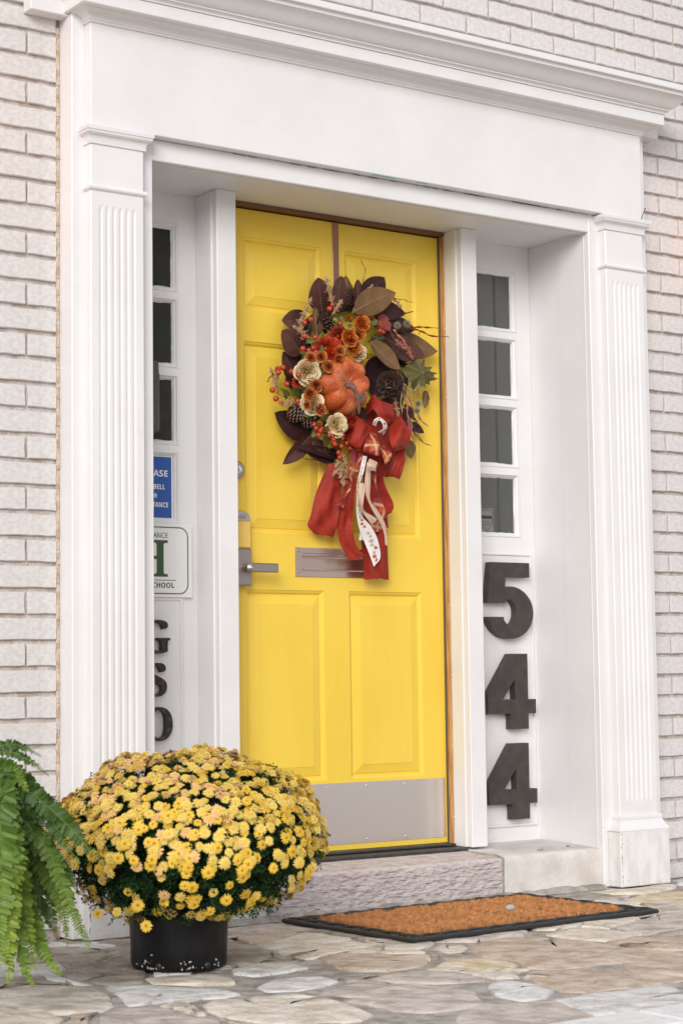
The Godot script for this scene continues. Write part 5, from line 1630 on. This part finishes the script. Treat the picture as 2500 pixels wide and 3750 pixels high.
func fern():
	var base := Vector3(-1.12, GY + .004, .86)
	var t := thing("potted_fern", "bright green fern with drooping fronds at the left edge", "potted plant", base)
	var mb := MB.new(true)
	mb.lathe([Vector2(.0001, .002), Vector2(.085, .002), Vector2(.090, .008), Vector2(.110, .36), Vector2(.120, .37), Vector2(.120, .40), Vector2(.110, .40), Vector2(.104, .37)], 40)
	part(t, "pot", mb.mesh(), M.pot_plastic)
	mb = MB.new(true)
	mb.lathe([Vector2(.104, .372), Vector2(.0001, .380)], 30)
	part(t, "potting_soil", mb.mesh(), M.soil)
	var root := Vector3(0, .395, 0)
	for fi in FRONDS.size() * 2:
		var f: Array = FRONDS[fi % FRONDS.size()]
		var extra := fi >= FRONDS.size()
		var sway := Vector3(rng.randf_range(-.05, .01), rng.randf_range(-.03, .05), rng.randf_range(-.06, .0)) if extra else Vector3.ZERO
		var pts := [root + Vector3(rng.randf_range(-.03, .03), 0, rng.randf_range(-.03, .03))]
		for k in range(2, f.size(), 3): pts.append(Vector3(f[k], f[k + 1], f[k + 2]) - base + sway * (float(k) / f.size()))
		var W: float = f[0]
		var kind: int = f[1]
		var len := 0.0
		for k in 20: len += catmull(pts, k / 20.0).distance_to(catmull(pts, (k + 1) / 20.0))
		var pairs := int(len / .0076)
		mb = MB.new(true)
		var rp := []
		var rr := []
		for k in 25:
			rp.append(catmull(pts, k / 24.0))
			rr.append(lerpf(.0019, .0006, k / 24.0))
		mb.col(Color(.14, .20, .03))
		mb.tube(rp, rr, 5, false)
		mb.smooth(false)
		var dark := Color(.026, .072, .018)
		var mid := Color(.085, .165, .020)
		var lime := Color(.27, .37, .03)
		for k in range(2, pairs):
			var u := float(k) / pairs
			var p := catmull(pts, u)
			var d := (catmull(pts, minf(1, u + .02)) - catmull(pts, maxf(0, u - .02))).normalized()
			var side := d.cross(Vector3(.50, .15, -.82)).normalized()
			var nrm := side.cross(d).normalized()
			var prof := pow(maxf(0.0, sin(PI * clampf(.06 + u * .93, 0, 1))), .55) * (1.0 if u < .6 else lerpf(1.0, .62, (u - .6) / .4))
			if u < .3: prof *= .75 + u * .8
			var young := clampf((u - .35) * 1.6, 0, 1) * (.95 if kind == 2 else (.6 if kind == 1 else .1)) * (.5 if extra else 1.0)
			var c := dark.lerp(mid, clampf(.35 + (.45 if kind > 0 else .0) + rng.randf_range(-.2, .2), 0, 1)).lerp(lime, young * rng.randf_range(.6, 1.0))
			for sg in [-1.0, 1.0]:
				var L := W * .80 * prof * rng.randf_range(.66, 1.15)
				var o: Vector3 = (side * sg + d * .22 + nrm * rng.randf_range(-.35, .5) + d * rng.randf_range(-.12, .16) + Vector3(0, -.12, 0)).normalized()
				var tw := (d + nrm * rng.randf_range(-.8, .8)).normalized()
				var hw := minf(.0052, L * .22) * rng.randf_range(.8, 1.15)
				var prev := p
				var pw := hw * .55
				mb.col(c)
				var seg := 4
				for s in seg:
					var v := float(s + 1) / seg
					var q: Vector3 = p + o * L * v - nrm * L * .22 * v * v
					var w := hw * (1.0 - .18 * v) if s < seg - 1 else hw * .22
					# scalloped edge
					var m := prev.lerp(q, .5)
					mb.quad(prev - tw * pw, m - tw * (maxf(pw, w) * 1.12), m + tw * (maxf(pw, w) * 1.12), prev + tw * pw)
					mb.quad(m - tw * (maxf(pw, w) * 1.12), q - tw * w, q + tw * w, m + tw * (maxf(pw, w) * 1.12))
					prev = q
					pw = w
		part(t, "frond", mb.mesh(), M.fern_green)

# ---------------------------------------------------------------- the wreath
func v3(a: Array, k: int) -> Vector3: return Vector3(a[k], a[k + 1], a[k + 2])

func leaf_on(parent: Node, called: String, b: Vector3, tip: Vector3, width: float, tone: Array, m: Material, fold: float, curl: float, rib := true):
	var L := b.distance_to(tip)
	var mb := MB.new(true)
	var n := 12
	var rows := []
	var bend := rng.randf_range(-.06, .06)
	for i in n + 1:
		var t := float(i) / n
		var w := width * .5 * pow(maxf(0.0, sin(PI * pow(t, .82))), .72)
		if i == 0: w = width * .03
		if i == n: w = 0.0004
		var row := []
		for s in [-1.0, -.55, 0.0, .55, 1.0]:
			var ruff := sin(t * 9.0 + s * 4.0) * width * .025 * absf(s)
			row.append(Vector3(s * w + bend * L * sin(PI * t), t * L, fold * absf(s) * w + curl * L * t * t - curl * L * .3 * t + ruff))
		rows.append(row)
	for i in n:
		for k in 4:
			var f := 1.0 + .10 * sin(i * 1.7 + k)
			var c: Color = tone[0].lerp(tone[1], clampf(float(i) / n + (.25 if k < 2 else -.1), 0, 1))
			mb.col(Color(c.r * f, c.g * f, c.b * f))
			mb.quad(rows[i][k], rows[i][k + 1], rows[i + 1][k + 1], rows[i + 1][k])
	var y := (tip - b).normalized()
	var nz := Vector3(rng.randf_range(-.35, .35), rng.randf_range(-.15, .4), 1).normalized()
	var z := (nz - y * nz.dot(y)).normalized()
	var o := part(parent, called, mb.mesh(), m, b, Basis(y.cross(z), y, z))
	if rib:
		mb = MB.new(true)
		mb.col(tone[2])
		var pts := []
		var rr := []
		for i in n:
			pts.append(rows[i][2] + Vector3(0, 0, .0006))
			rr.append(lerpf(.0013, .0004, float(i) / n))
		mb.tube(pts, rr, 4, false)
		for i in range(2, n - 2):
			for s in [0, 4]:
				var p: Vector3 = rows[i][2]
				var q: Vector3 = rows[mini(n - 1, i + 2)][s] * .86 + rows[mini(n - 1, i + 2)][2] * .14
				mb.tube([p + Vector3(0, 0, .0004), (p + q) * .5 + Vector3(0, 0, .0005), q + Vector3(0, 0, .0002)], [.0005, .0004, .0002], 3, false)
		part(o, "midrib", mb.mesh(), m)

func bowl(mb: MB, a: float, span: float, rb: float, rt: float, hb: float, ht: float, curl: float, c0: Color, c1: Color, r: RandomNumberGenerator):
	# one cupped petal, a patch of a bowl round +y
	var nu := 4
	var nv := 4
	var g := []
	var edge := r.randf_range(.9, 1.08)
	for i in nv + 1:
		var v := float(i) / nv
		var row := []
		for k in nu + 1:
			var u := float(k) / nu * 2.0 - 1.0
			var sp := span * (.35 + .65 * sin(PI * (.15 + .72 * v)))
			var rad := lerpf(rb, rt * edge, sin(v * PI * .5)) + curl * v * v * (1.0 - .6 * u * u)
			var h := lerpf(hb, ht * edge, pow(v, 1.25)) - absf(curl) * pow(v, 4.0) * .6 + sin(u * 5.0 + a * 3.0) * rt * .03 * v
			var an := a + u * sp
			if i == nv: h -= u * u * (ht - hb) * .22
			row.append(Vector3(cos(an) * rad, h, sin(an) * rad))
		g.append(row)
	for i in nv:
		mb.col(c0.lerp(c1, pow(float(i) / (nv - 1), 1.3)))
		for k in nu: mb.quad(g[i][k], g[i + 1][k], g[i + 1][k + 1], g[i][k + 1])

func bloom(kind: int, R: float, sd: int) -> ArrayMesh:
	var r := RandomNumberGenerator.new()
	r.seed = sd
	var mb := MB.new(true)
	match kind:
		0:
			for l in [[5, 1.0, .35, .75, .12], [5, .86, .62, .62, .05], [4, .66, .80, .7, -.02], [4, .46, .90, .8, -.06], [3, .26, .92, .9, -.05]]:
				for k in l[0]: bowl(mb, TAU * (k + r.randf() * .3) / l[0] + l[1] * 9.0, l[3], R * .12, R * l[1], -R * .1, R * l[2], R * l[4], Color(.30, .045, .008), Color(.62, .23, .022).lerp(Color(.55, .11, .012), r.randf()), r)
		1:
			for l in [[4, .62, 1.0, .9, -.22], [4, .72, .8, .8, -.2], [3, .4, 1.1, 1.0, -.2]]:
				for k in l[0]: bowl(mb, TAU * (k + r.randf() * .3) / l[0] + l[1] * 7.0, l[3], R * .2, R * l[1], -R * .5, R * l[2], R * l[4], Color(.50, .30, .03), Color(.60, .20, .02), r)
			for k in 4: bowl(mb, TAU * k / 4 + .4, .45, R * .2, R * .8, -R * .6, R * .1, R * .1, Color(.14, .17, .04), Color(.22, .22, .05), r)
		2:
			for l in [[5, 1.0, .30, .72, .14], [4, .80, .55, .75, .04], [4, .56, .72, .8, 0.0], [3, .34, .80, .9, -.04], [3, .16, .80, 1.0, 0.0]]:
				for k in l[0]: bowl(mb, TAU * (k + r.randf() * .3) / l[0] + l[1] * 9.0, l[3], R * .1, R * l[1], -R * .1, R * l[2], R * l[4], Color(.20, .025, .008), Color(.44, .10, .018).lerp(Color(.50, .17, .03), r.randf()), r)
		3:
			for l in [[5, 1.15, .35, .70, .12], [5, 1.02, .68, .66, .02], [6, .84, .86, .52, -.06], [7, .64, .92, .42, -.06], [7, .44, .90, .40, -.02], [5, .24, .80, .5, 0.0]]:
				for k in l[0]: bowl(mb, TAU * (k + r.randf() * .5) / l[0] + l[1] * 9.0, l[3], R * .1, R * l[1] * r.randf_range(.9, 1.05), -R * .12, R * l[2] * r.randf_range(.9, 1.1), R * l[4], Color(.60, .40, .13), Color(.85, .77, .56).lerp(Color(.80, .66, .40), r.randf() * .6), r)  # peony petals darker at the base for depth: shade put into the colour
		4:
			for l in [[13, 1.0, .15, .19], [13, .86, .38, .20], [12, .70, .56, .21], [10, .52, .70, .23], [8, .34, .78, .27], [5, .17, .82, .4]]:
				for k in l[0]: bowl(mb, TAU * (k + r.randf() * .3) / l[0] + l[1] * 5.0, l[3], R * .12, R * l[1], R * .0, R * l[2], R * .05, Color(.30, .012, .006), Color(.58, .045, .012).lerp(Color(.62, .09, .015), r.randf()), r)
	return mb.mesh()

func wreath():
	var w := thing("autumn_wreath", "autumn wreath of burgundy leaves, pumpkin, flowers and red bow on door", "wreath", Vector3(.86, 1.50, DZ))
	# strap over the top of the door
	var hg := thing("wreath_hanger", "brown metal strap hanging the wreath from the top of the door", "hanger", Vector3(.866, 0, DZ))
	part(hg, "strap", boxm(Vector3(-.0120, 1.800, .0012), Vector3(.0120, 2.0535, .0032), .0006), M.copper_strap)
	part(hg, "top_bend", boxm(Vector3(-.0105, 2.0525, -.0445), Vector3(.0105, 2.0541, .0011), .0003), M.copper_strap)
	part(hg, "hook", boxm(Vector3(-.0105, 1.800, .0029), Vector3(.0105, 1.8025, .030), .0004), M.copper_strap)
	# vine ring
	for q in 3:
		var mb := MB.new(true)
		var pts := []
		var rr := []
		for i in 41:
			var a := TAU * i / 40 + q * .7
			var R := .215 + .012 * sin(a * 5 + q * 2.0)
			pts.append(Vector3(.045 + cos(a) * R, .055 + sin(a) * R, .022 + .010 * sin(a * 7 + q)))
			rr.append(.0075)
		mb.col(Color(.05, .032, .02))
		mb.tube(pts, rr, 6, false)
		part(w, "vine_ring", mb.mesh(), M.cone_scale)
	var tones := [
		[Color(.042, .013, .010), Color(.105, .043, .033), Color(.18, .10, .075)],
		[Color(.115, .060, .022), Color(.185, .105, .045), Color(.34, .24, .14)],
		[Color(.024, .009, .010), Color(.050, .019, .020), Color(.09, .04, .04)],
		[Color(.06, .07, .02), Color(.10, .105, .03), Color(.2, .2, .1)],
		[Color(.22, .04, .03), Color(.28, .06, .05), Color(.3, .12, .1)]]
	for l in LEAVES:
		leaf_on(w, "leaf", v3(l, 0), v3(l, 3), l[6] * 1.22, tones[l[7]], M.wreath_leaf, rng.randf_range(.05, .30), rng.randf_range(-.10, .14))
	for l in SMALL_LEAVES:
		var g := rng.randf()
		var c := Color(.05, .06, .018).lerp(Color(.19, .19, .05), g)
		leaf_on(w, "small_leaf", v3(l, 0), v3(l, 3), l[6], [c, c * 1.2, c * 1.3], M.wreath_leaf, .3, rng.randf_range(-.1, .25), false)
	for m in MAPLES:
		var poly := PackedVector2Array()
		var c := Vector2.ZERO
		for k in range(1, m.size(), 2):
			poly.append(Vector2(m[k], m[k + 1]))
			c += poly[-1]
		c /= poly.size()
		# small teeth along the edge
		var teeth := PackedVector2Array()
		for k in poly.size():
			var p := poly[k]
			var q := poly[(k + 1) % poly.size()]
			teeth.append(p)
			teeth.append(p.lerp(q, .40) + (c - p.lerp(q, .4)) * .10)
			teeth.append(p.lerp(q, .55) - (c - p.lerp(q, .55)) * .03)
		poly = teeth
		var mb := MB.new(true)
		var n := poly.size()
		var col: Color = [Color(.115, .105, .035), Color(.05, .052, .022), Color(.25, .055, .035)][m[0]]
		for i in n:
			var p := poly[i]
			var q := poly[(i + 1) % n]
			var z0: float = .075 + .012 * sin(i * .55)
			var z1: float = .075 + .012 * sin((i + 1) % n * .55)
			var f := 1.0 + .22 * sin(i * 1.1)
			mb.col(Color(col.r * f, col.g * f, col.b * (2.0 - f)))
			mb.tri(Vector3(c.x, c.y, .092), Vector3(p.x, p.y, z0), Vector3(q.x, q.y, z1))
		mb.col(col * 1.8)
		for i in range(0, n, 6): mb.tube([Vector3(c.x, c.y, .0925), Vector3(poly[i].x, poly[i].y, .0755 + .012 * sin(i * .55))], [.0009, .0003], 4, false)
		part(w, "maple_leaf", mb.mesh(), M.wreath_leaf)
	# cones
	for c in CONES:
		var a := v3(c, 0)
		var b := v3(c, 3)
		var R: float = c[6]
		var ax := (b - a).normalized()
		var L := a.distance_to(b)
		var ux := ax.cross(Vector3(.2, .3, .93)).normalized()
		var uy := ax.cross(ux)
		var mb := MB.new(true)
		mb.col(Color(.016, .009, .007))
		var core := []
		var cr := []
		for k in 7:
			core.append(a.lerp(b, k / 6.0))
			cr.append(R * (.08 + .42 * sin(PI * (.12 + .84 * k / 6.0))))
		mb.tube(core, cr, 8)
		mb.smooth(false)
		var cnt := 46 if c[5] - c[2] > .05 else 84
		for k in cnt:
			var t := (k + .5) / cnt
			var an := k * 2.399963
			var out := ux * cos(an) + uy * sin(an)
			var sd := ax.cross(out)
			var rad := R * (.10 + .92 * sin(PI * (.20 + .78 * t)))
			var root := a + ax * L * (t * .94) + out * rad * .45
			var tip := root + out * rad * .58 + ax * R * (.10 + .38 * t)
			var hw := R * (.30 if cnt < 50 else .21) * (1.15 - .5 * t)
			var th := ax * R * .075
			mb.col(Color(.040, .022, .016))
			mb.quad(root - sd * hw * .6, root + sd * hw * .6, tip + sd * hw, tip - sd * hw)
			mb.col(Color(.26, .155, .11))
			mb.quad(tip - sd * hw, tip + sd * hw, tip + sd * hw * .8 + th + out * R * .05, tip - sd * hw * .8 + th + out * R * .05)
			mb.col(Color(.045, .024, .016))
			mb.quad(tip - sd * hw * .8 + th + out * R * .05, tip + sd * hw * .8 + th + out * R * .05, root + sd * hw * .6 + th, root - sd * hw * .6 + th)
		part(w, "pine_cone", mb.mesh(), M.cone_scale)
	# flowers
	var id := 300
	var called := ["orange_flower", "orange_bud", "rust_rose", "cream_peony", "red_flower"]
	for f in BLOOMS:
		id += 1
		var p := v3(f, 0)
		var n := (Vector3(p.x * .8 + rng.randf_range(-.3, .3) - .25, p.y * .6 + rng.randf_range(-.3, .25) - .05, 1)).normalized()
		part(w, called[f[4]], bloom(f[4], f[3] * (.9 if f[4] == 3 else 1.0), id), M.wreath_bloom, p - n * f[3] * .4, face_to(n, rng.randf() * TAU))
	# berries
	var bm := MB.new(true)
	bm.ball(Vector3.ZERO, Vector3(.0088, .0092, .0088), 14, 9)
	var berry := bm.mesh()
	bm = MB.new(false)
	bm.col(Color(.03, .015, .01))
	for k in 5:
		var a := TAU * k / 5
		bm.tri(Vector3(0, -.0092, 0), Vector3(cos(a) * .0024, -.0088, sin(a) * .0024), Vector3(cos(a + .7) * .0024, -.0100, sin(a + .7) * .0024))
	var cal := bm.mesh()
	for b in BERRIES:
		var o := part(w, "berry", berry, M.berry, v3(b, 0), face_to(Vector3(rng.randf_range(-.5, .5), rng.randf_range(-.2, 1), rng.randf_range(-1, -.2)).normalized(), 0) .scaled(Vector3.ONE * rng.randf_range(.85, 1.12)))
		part(o, "calyx", cal, M.cone_scale)
	# seed sprigs
	for g in SPRIGS:
		var a := v3(g, 0)
		var b := v3(g, 3)
		var wd: float = g[6] * 1.25
		var mb := MB.new(true)
		var d := (b - a).normalized()
		var sx := d.cross(Vector3(0, 0, 1)).normalized()
		mb.col(Color(.16, .10, .06))
		mb.tube([a - d * .02, a.lerp(b, .5) + sx * wd * .08, b], [.0011, .0009, .0006], 4, false)
		mb.smooth(false)
		var L := a.distance_to(b)
		for k in int(420 * L / .12) + 90:
			var t := pow(rng.randf(), .85)
			var sp := wd * .5 * (.35 + .75 * sin(PI * clampf(.12 + t * .86, 0, 1)))
			var lobe := .6 + .4 * sin(t * 24.0)
			var p := a.lerp(b, t) + (sx * rng.randfn(0, .42) + Vector3(0, 0, 1) * rng.randfn(0, .35)) * sp * lobe
			var s := rng.randf_range(.0014, .0027)
			var f := rng.randf_range(.65, 1.25)
			mb.col((Color(.54, .35, .20) if g[7] == 0 else Color(.46, .17, .13)) * f)
			var q := Vector3(rng.randf_range(-1, 1), rng.randf_range(-1, 1), rng.randf_range(-1, 1)).normalized()
			var r2 := q.cross(Vector3(.4, .8, .3)).normalized()
			var r3 := q.cross(r2)
			var o := [p + q * s * 1.4, p + r2 * s, p + (-r2 * .5 + r3 * .87) * s, p + (-r2 * .5 - r3 * .87) * s]
			mb.tri(o[0], o[1], o[2]); mb.tri(o[0], o[2], o[3]); mb.tri(o[0], o[3], o[1]); mb.tri(o[1], o[3], o[2])
		part(w, "seed_sprig", mb.mesh(), M.matte_bits)
	for h in THISTLES:
		var mb := MB.new(false)
		var c := v3(h, 0)
		for k in 150:
			var y := 1.0 - 2.0 * (k + .5) / 150
			var a := k * 2.399963
			var q := Vector3(cos(a) * sqrt(1 - y * y), y, sin(a) * sqrt(1 - y * y))
			var sd := q.cross(Vector3(.3, .5, .8)).normalized() * .0007
			mb.col(Color(.30, .31, .19) if k % 3 else Color(.44, .42, .28))
			mb.tri(c + q * .003 - sd, c + q * .003 + sd, c + q * h[3] * rng.randf_range(.8, 1.05))
			sd = q.cross(sd)
			mb.tri(c + q * .003 - sd, c + q * .003 + sd, c + q * h[3] * rng.randf_range(.8, 1.05))
		part(w, "thistle", mb.mesh(), M.matte_bits)
	var tw := [[Color(.22, .035, .018), M.wreath_leaf], [Color(.40, .16, .12), M.matte_bits], [Color(.32, .29, .15), M.matte_bits], [Color(.030, .020, .013), M.matte_bits], [Color(.20, .09, .03), M.matte_bits]]
	for t in TWIGS:
		var pts := []
		for k in range(2, t.size(), 3): pts.append(v3(t, k))
		var mb := MB.new(true)
		mb.col(tw[t[1]][0])
		var fine := []
		var rr := []
		for k in 15:
			fine.append(catmull(pts, k / 14.0) + Vector3(0, 0, .004 * sin(k * 1.1)))
			var r: float = t[0] * (.75 + .35 * sin(k * 1.9 + t.size()))
			rr.append(r * (1.0 if k < 11 else lerpf(1.0, .15, (k - 10) / 4.0)))
		mb.tube(fine, rr, 5)
		part(w, "twig", mb.mesh(), tw[t[1]][1])
	pumpkin(w)
	ribbons(w)

func pumpkin(w: Node3D):
	var c := v3(PUMPKIN, 0)
	var ax := Vector3(.06, .03, 1.0).normalized()
	var x := ax.cross(Vector3.UP).normalized()
	var bs := Basis(x, ax, x.cross(ax).normalized())
	var mb := MB.new(true)
	var nu := 96
	var nv := 26
	var R := .100
	var g := []
	for i in nv + 1:
		var v := PI * i / nv
		var row := []
		for k in nu:
			var u := TAU * k / nu
			var rib := pow(absf(cos(u * 4.0 + .3)), .5)
			var lob := .80 + .20 * rib
			var rad := R * pow(maxf(0.0, sin(v)), .82) * lob * (1.0 + .02 * sin(u * 3.0 + 1.0))
			var h := R * .80 * cos(v) * (1.0 if absf(cos(v)) < .75 else 1.0) - R * .42 * pow(absf(cos(v)), 9.0) * signf(cos(v))
			h += R * .05 * rib * cos(v)
			row.append(Vector3(cos(u) * rad, h, sin(u) * rad))
		g.append(row)
	for i in nv:
		for k in nu:
			var j := (k + 1) % nu
			mb.quad(g[i][j], g[i][k], g[i + 1][k], g[i + 1][j])
	var o := part(w, "pumpkin", mb.mesh(), M.pumpkin_skin, c + Vector3(-.012, 0, 0), bs)
	mb = MB.new(true)
	for s in PUMPKIN_STEM:
		var pts := []
		for k in range(0, s.size(), 3): pts.append(bs.inverse() * (v3(s, k) - c))
		var fine := []
		var rr := []
		var n := 12
		for k in n + 1:
			fine.append(catmull(pts, float(k) / n))
			rr.append((.0095 if pts.size() > 3 else .006) * (1.0 - .55 * float(k) / n) * (1.0 + .2 * sin(k * 2.0)))
		mb.col(Color(.15, .085, .07))
		mb.tube(fine, rr, 7)
	# corrugated end where the stem joins
	mb.col(Color(.20, .10, .07))
	mb.tube([Vector3(0, R * .36, 0), Vector3(0, R * .55, 0)], [.015, .010], 9)
	part(o, "stem", mb.mesh(), M.pumpkin_stem)

func ribbons(w: Node3D):
	var mats := [M.red_ribbon, M.plaid_ribbon, M.print_ribbon, M.champagne_ribbon]
	var called := ["red_ribbon", "plaid_ribbon", "printed_ribbon", "champagne_ribbon"]
	var idx := 0
	for r in RIBBONS:
		var kind: int = r[0]
		var le := []
		var ri := []
		for k in range(1, r.size(), 6):
			le.append(v3(r, k))
			ri.append(v3(r, k + 3))
		var mb := MB.new(true)
		var n := (le.size() - 1) * 8
		var across := 10
		var g := []
		var uv := []
		var run := 0.0
		for i in n + 1:
			var t := float(i) / n
			var a := catmull(le, t)
			var b := catmull(ri, t)
			if i > 0: run += ((a + b) * .5).distance_to((catmull(le, t - 1.0 / n) + catmull(ri, t - 1.0 / n)) * .5)
			var wd := a.distance_to(b)
			var row := []
			var ur := []
			for k in across + 1:
				var s := float(k) / across
				var p := a.lerp(b, s)
				p.z += sin(PI * s) * wd * .10 + (sin(s * 7.0 + t * 6.0 + idx) * .075 + sin(s * 13.0 - t * 9.0 + idx * 2.0) * .035) * wd * (1.0 if kind < 2 else .4)
				# frayed, slanting end
				if i == n and kind == 0: p.y += rng.randf_range(-.004, .003)
				row.append(p)
				if kind == 1: ur.append(Vector2(s * wd / .15 + run * .45 / .15, run / .15 - s * wd * .45 / .15))
				else: ur.append(Vector2(s, run / .26))
			g.append(row)
			uv.append(ur)
		for i in n:
			for k in across:
				mb.quad_uv([g[i][k], g[i][k + 1], g[i + 1][k + 1], g[i + 1][k]], [uv[i][k], uv[i][k + 1], uv[i + 1][k + 1], uv[i + 1][k]])
		var o := part(w, called[kind], mb.mesh(), mats[kind])
		# a wired edge on both sides
		if kind != 0 or idx < 6:
			mb = MB.new(true)
			for e in [0, across]:
				var pts := []
				var rr := []
				for i in range(0, n + 1, 2):
					pts.append(g[i][e])
					rr.append(.0009)
				mb.tube(pts, rr, 4)
			part(o, "wired_edge", mb.mesh(), mats[kind] if kind != 1 else M.red_ribbon)
		idx += 1

# ---------------------------------------------------------------- around the picture
func lantern(label: String, x: float):
	var t := thing("wall_lantern", label, "lantern", Vector3(x, 2.10, BZ), "lit lanterns on the house wall")
	part(t, "back_plate", boxm(Vector3(-.05, -.09, .001), Vector3(.05, .09, .018), .004), M.lamp_black)
	part(t, "arm", boxm(Vector3(-.008, .08, .012), Vector3(.008, .096, .125), .002), M.lamp_black)
	var mb := MB.new()
	mb.lathe([Vector2(.085, .06), Vector2(.088, .064), Vector2(.03, .10), Vector2(.0001, .115)], 4, Vector3(0, 0, .115))
	part(t, "roof", mb.mesh(), M.lamp_black)
	part(t, "floor_plate", boxm(Vector3(-.055, -.125, .06), Vector3(.055, -.115, .17), .002), M.lamp_black)
	for sx in [-1, 1]:
		for sz in [-1, 1]: part(t, "cage_post", boxm(Vector3(sx * .05 - .004, -.115, .115 + sz * .05 - .004), Vector3(sx * .05 + .004, .062, .115 + sz * .05 + .004), .001), M.lamp_black)
	var glow := mat("lantern_glow", lin(.9, .6, .3), .4)
	glow.emission_enabled = true
	glow.emission = lin(1.0, .42, .12)
	glow.emission_energy_multiplier = 3.0
	mb = MB.new(true)
	mb.ball(Vector3(0, -.04, .115), Vector3(.022, .035, .022), 14, 10)
	part(t, "bulb", mb.mesh(), glow)
	var l := OmniLight3D.new()
	l.name = "bulb_light"
	l.light_color = Color(1.0, .62, .33)
	l.light_energy = LANTERN
	l.omni_range = 6.0
	l.omni_attenuation = 2.0
	l.light_size = 0.03
	l.shadow_enabled = true
	l.position = Vector3(0, -.04, .145)
	t.add_child(l)

func autumn_tree(label: String, at: Vector3, h: float, rad: float, cols: Array, sd: int):
	var r := RandomNumberGenerator.new()
	r.seed = sd
	var t := thing("autumn_tree", label, "tree", at, "trees facing the house")
	var mb := MB.new(true)
	mb.tube([Vector3.ZERO, Vector3(.05, h * .3, .02), Vector3(-.03, h * .6, .05), Vector3(0, h * .95, 0)], [rad * .12, rad * .09, rad * .06, .02], 10)
	for k in 12:
		var a := k * 2.4
		var y := h * r.randf_range(.22, .7)
		var d := Vector3(cos(a), .5, sin(a)) * rad * .8
		mb.tube([Vector3(0, y, 0), Vector3(0, y, 0) + d * .5 + Vector3(0, .1, 0), Vector3(0, y, 0) + d], [rad * .035, rad * .022, .008], 6)
	part(t, "trunk", mb.mesh(), M.bark)
	mb = MB.new(false)
	mb.tri(Vector3(-.5, 0, 0), Vector3(.5, 0, 0), Vector3(0, .12, .9))
	mb.tri(Vector3(-.5, 0, 0), Vector3(0, .12, -.8), Vector3(.5, 0, 0))
	var xf := []
	var cs := []
	for k in 15000:
		var n := Vector3(r.randfn(), r.randfn(), r.randfn()).normalized()
		var p := n * pow(r.randf(), .45)
		p += Vector3(sin(p.y * 9.0), sin(p.z * 8.0), sin(p.x * 7.0)) * .12
		p = Vector3(p.x * rad, h * .60 + p.y * h * .44, p.z * rad)
		xf.append(Transform3D(face_to(Vector3(r.randfn(), r.randfn(), r.randfn()).normalized(), r.randf() * TAU).scaled(Vector3.ONE * r.randf_range(.10, .20)), p))
		cs.append(cols[r.randi() % cols.size()] * r.randf_range(.6, 1.2))
	multi(t, "crown", mb.mesh(), M.tree_leaf, xf, cs)
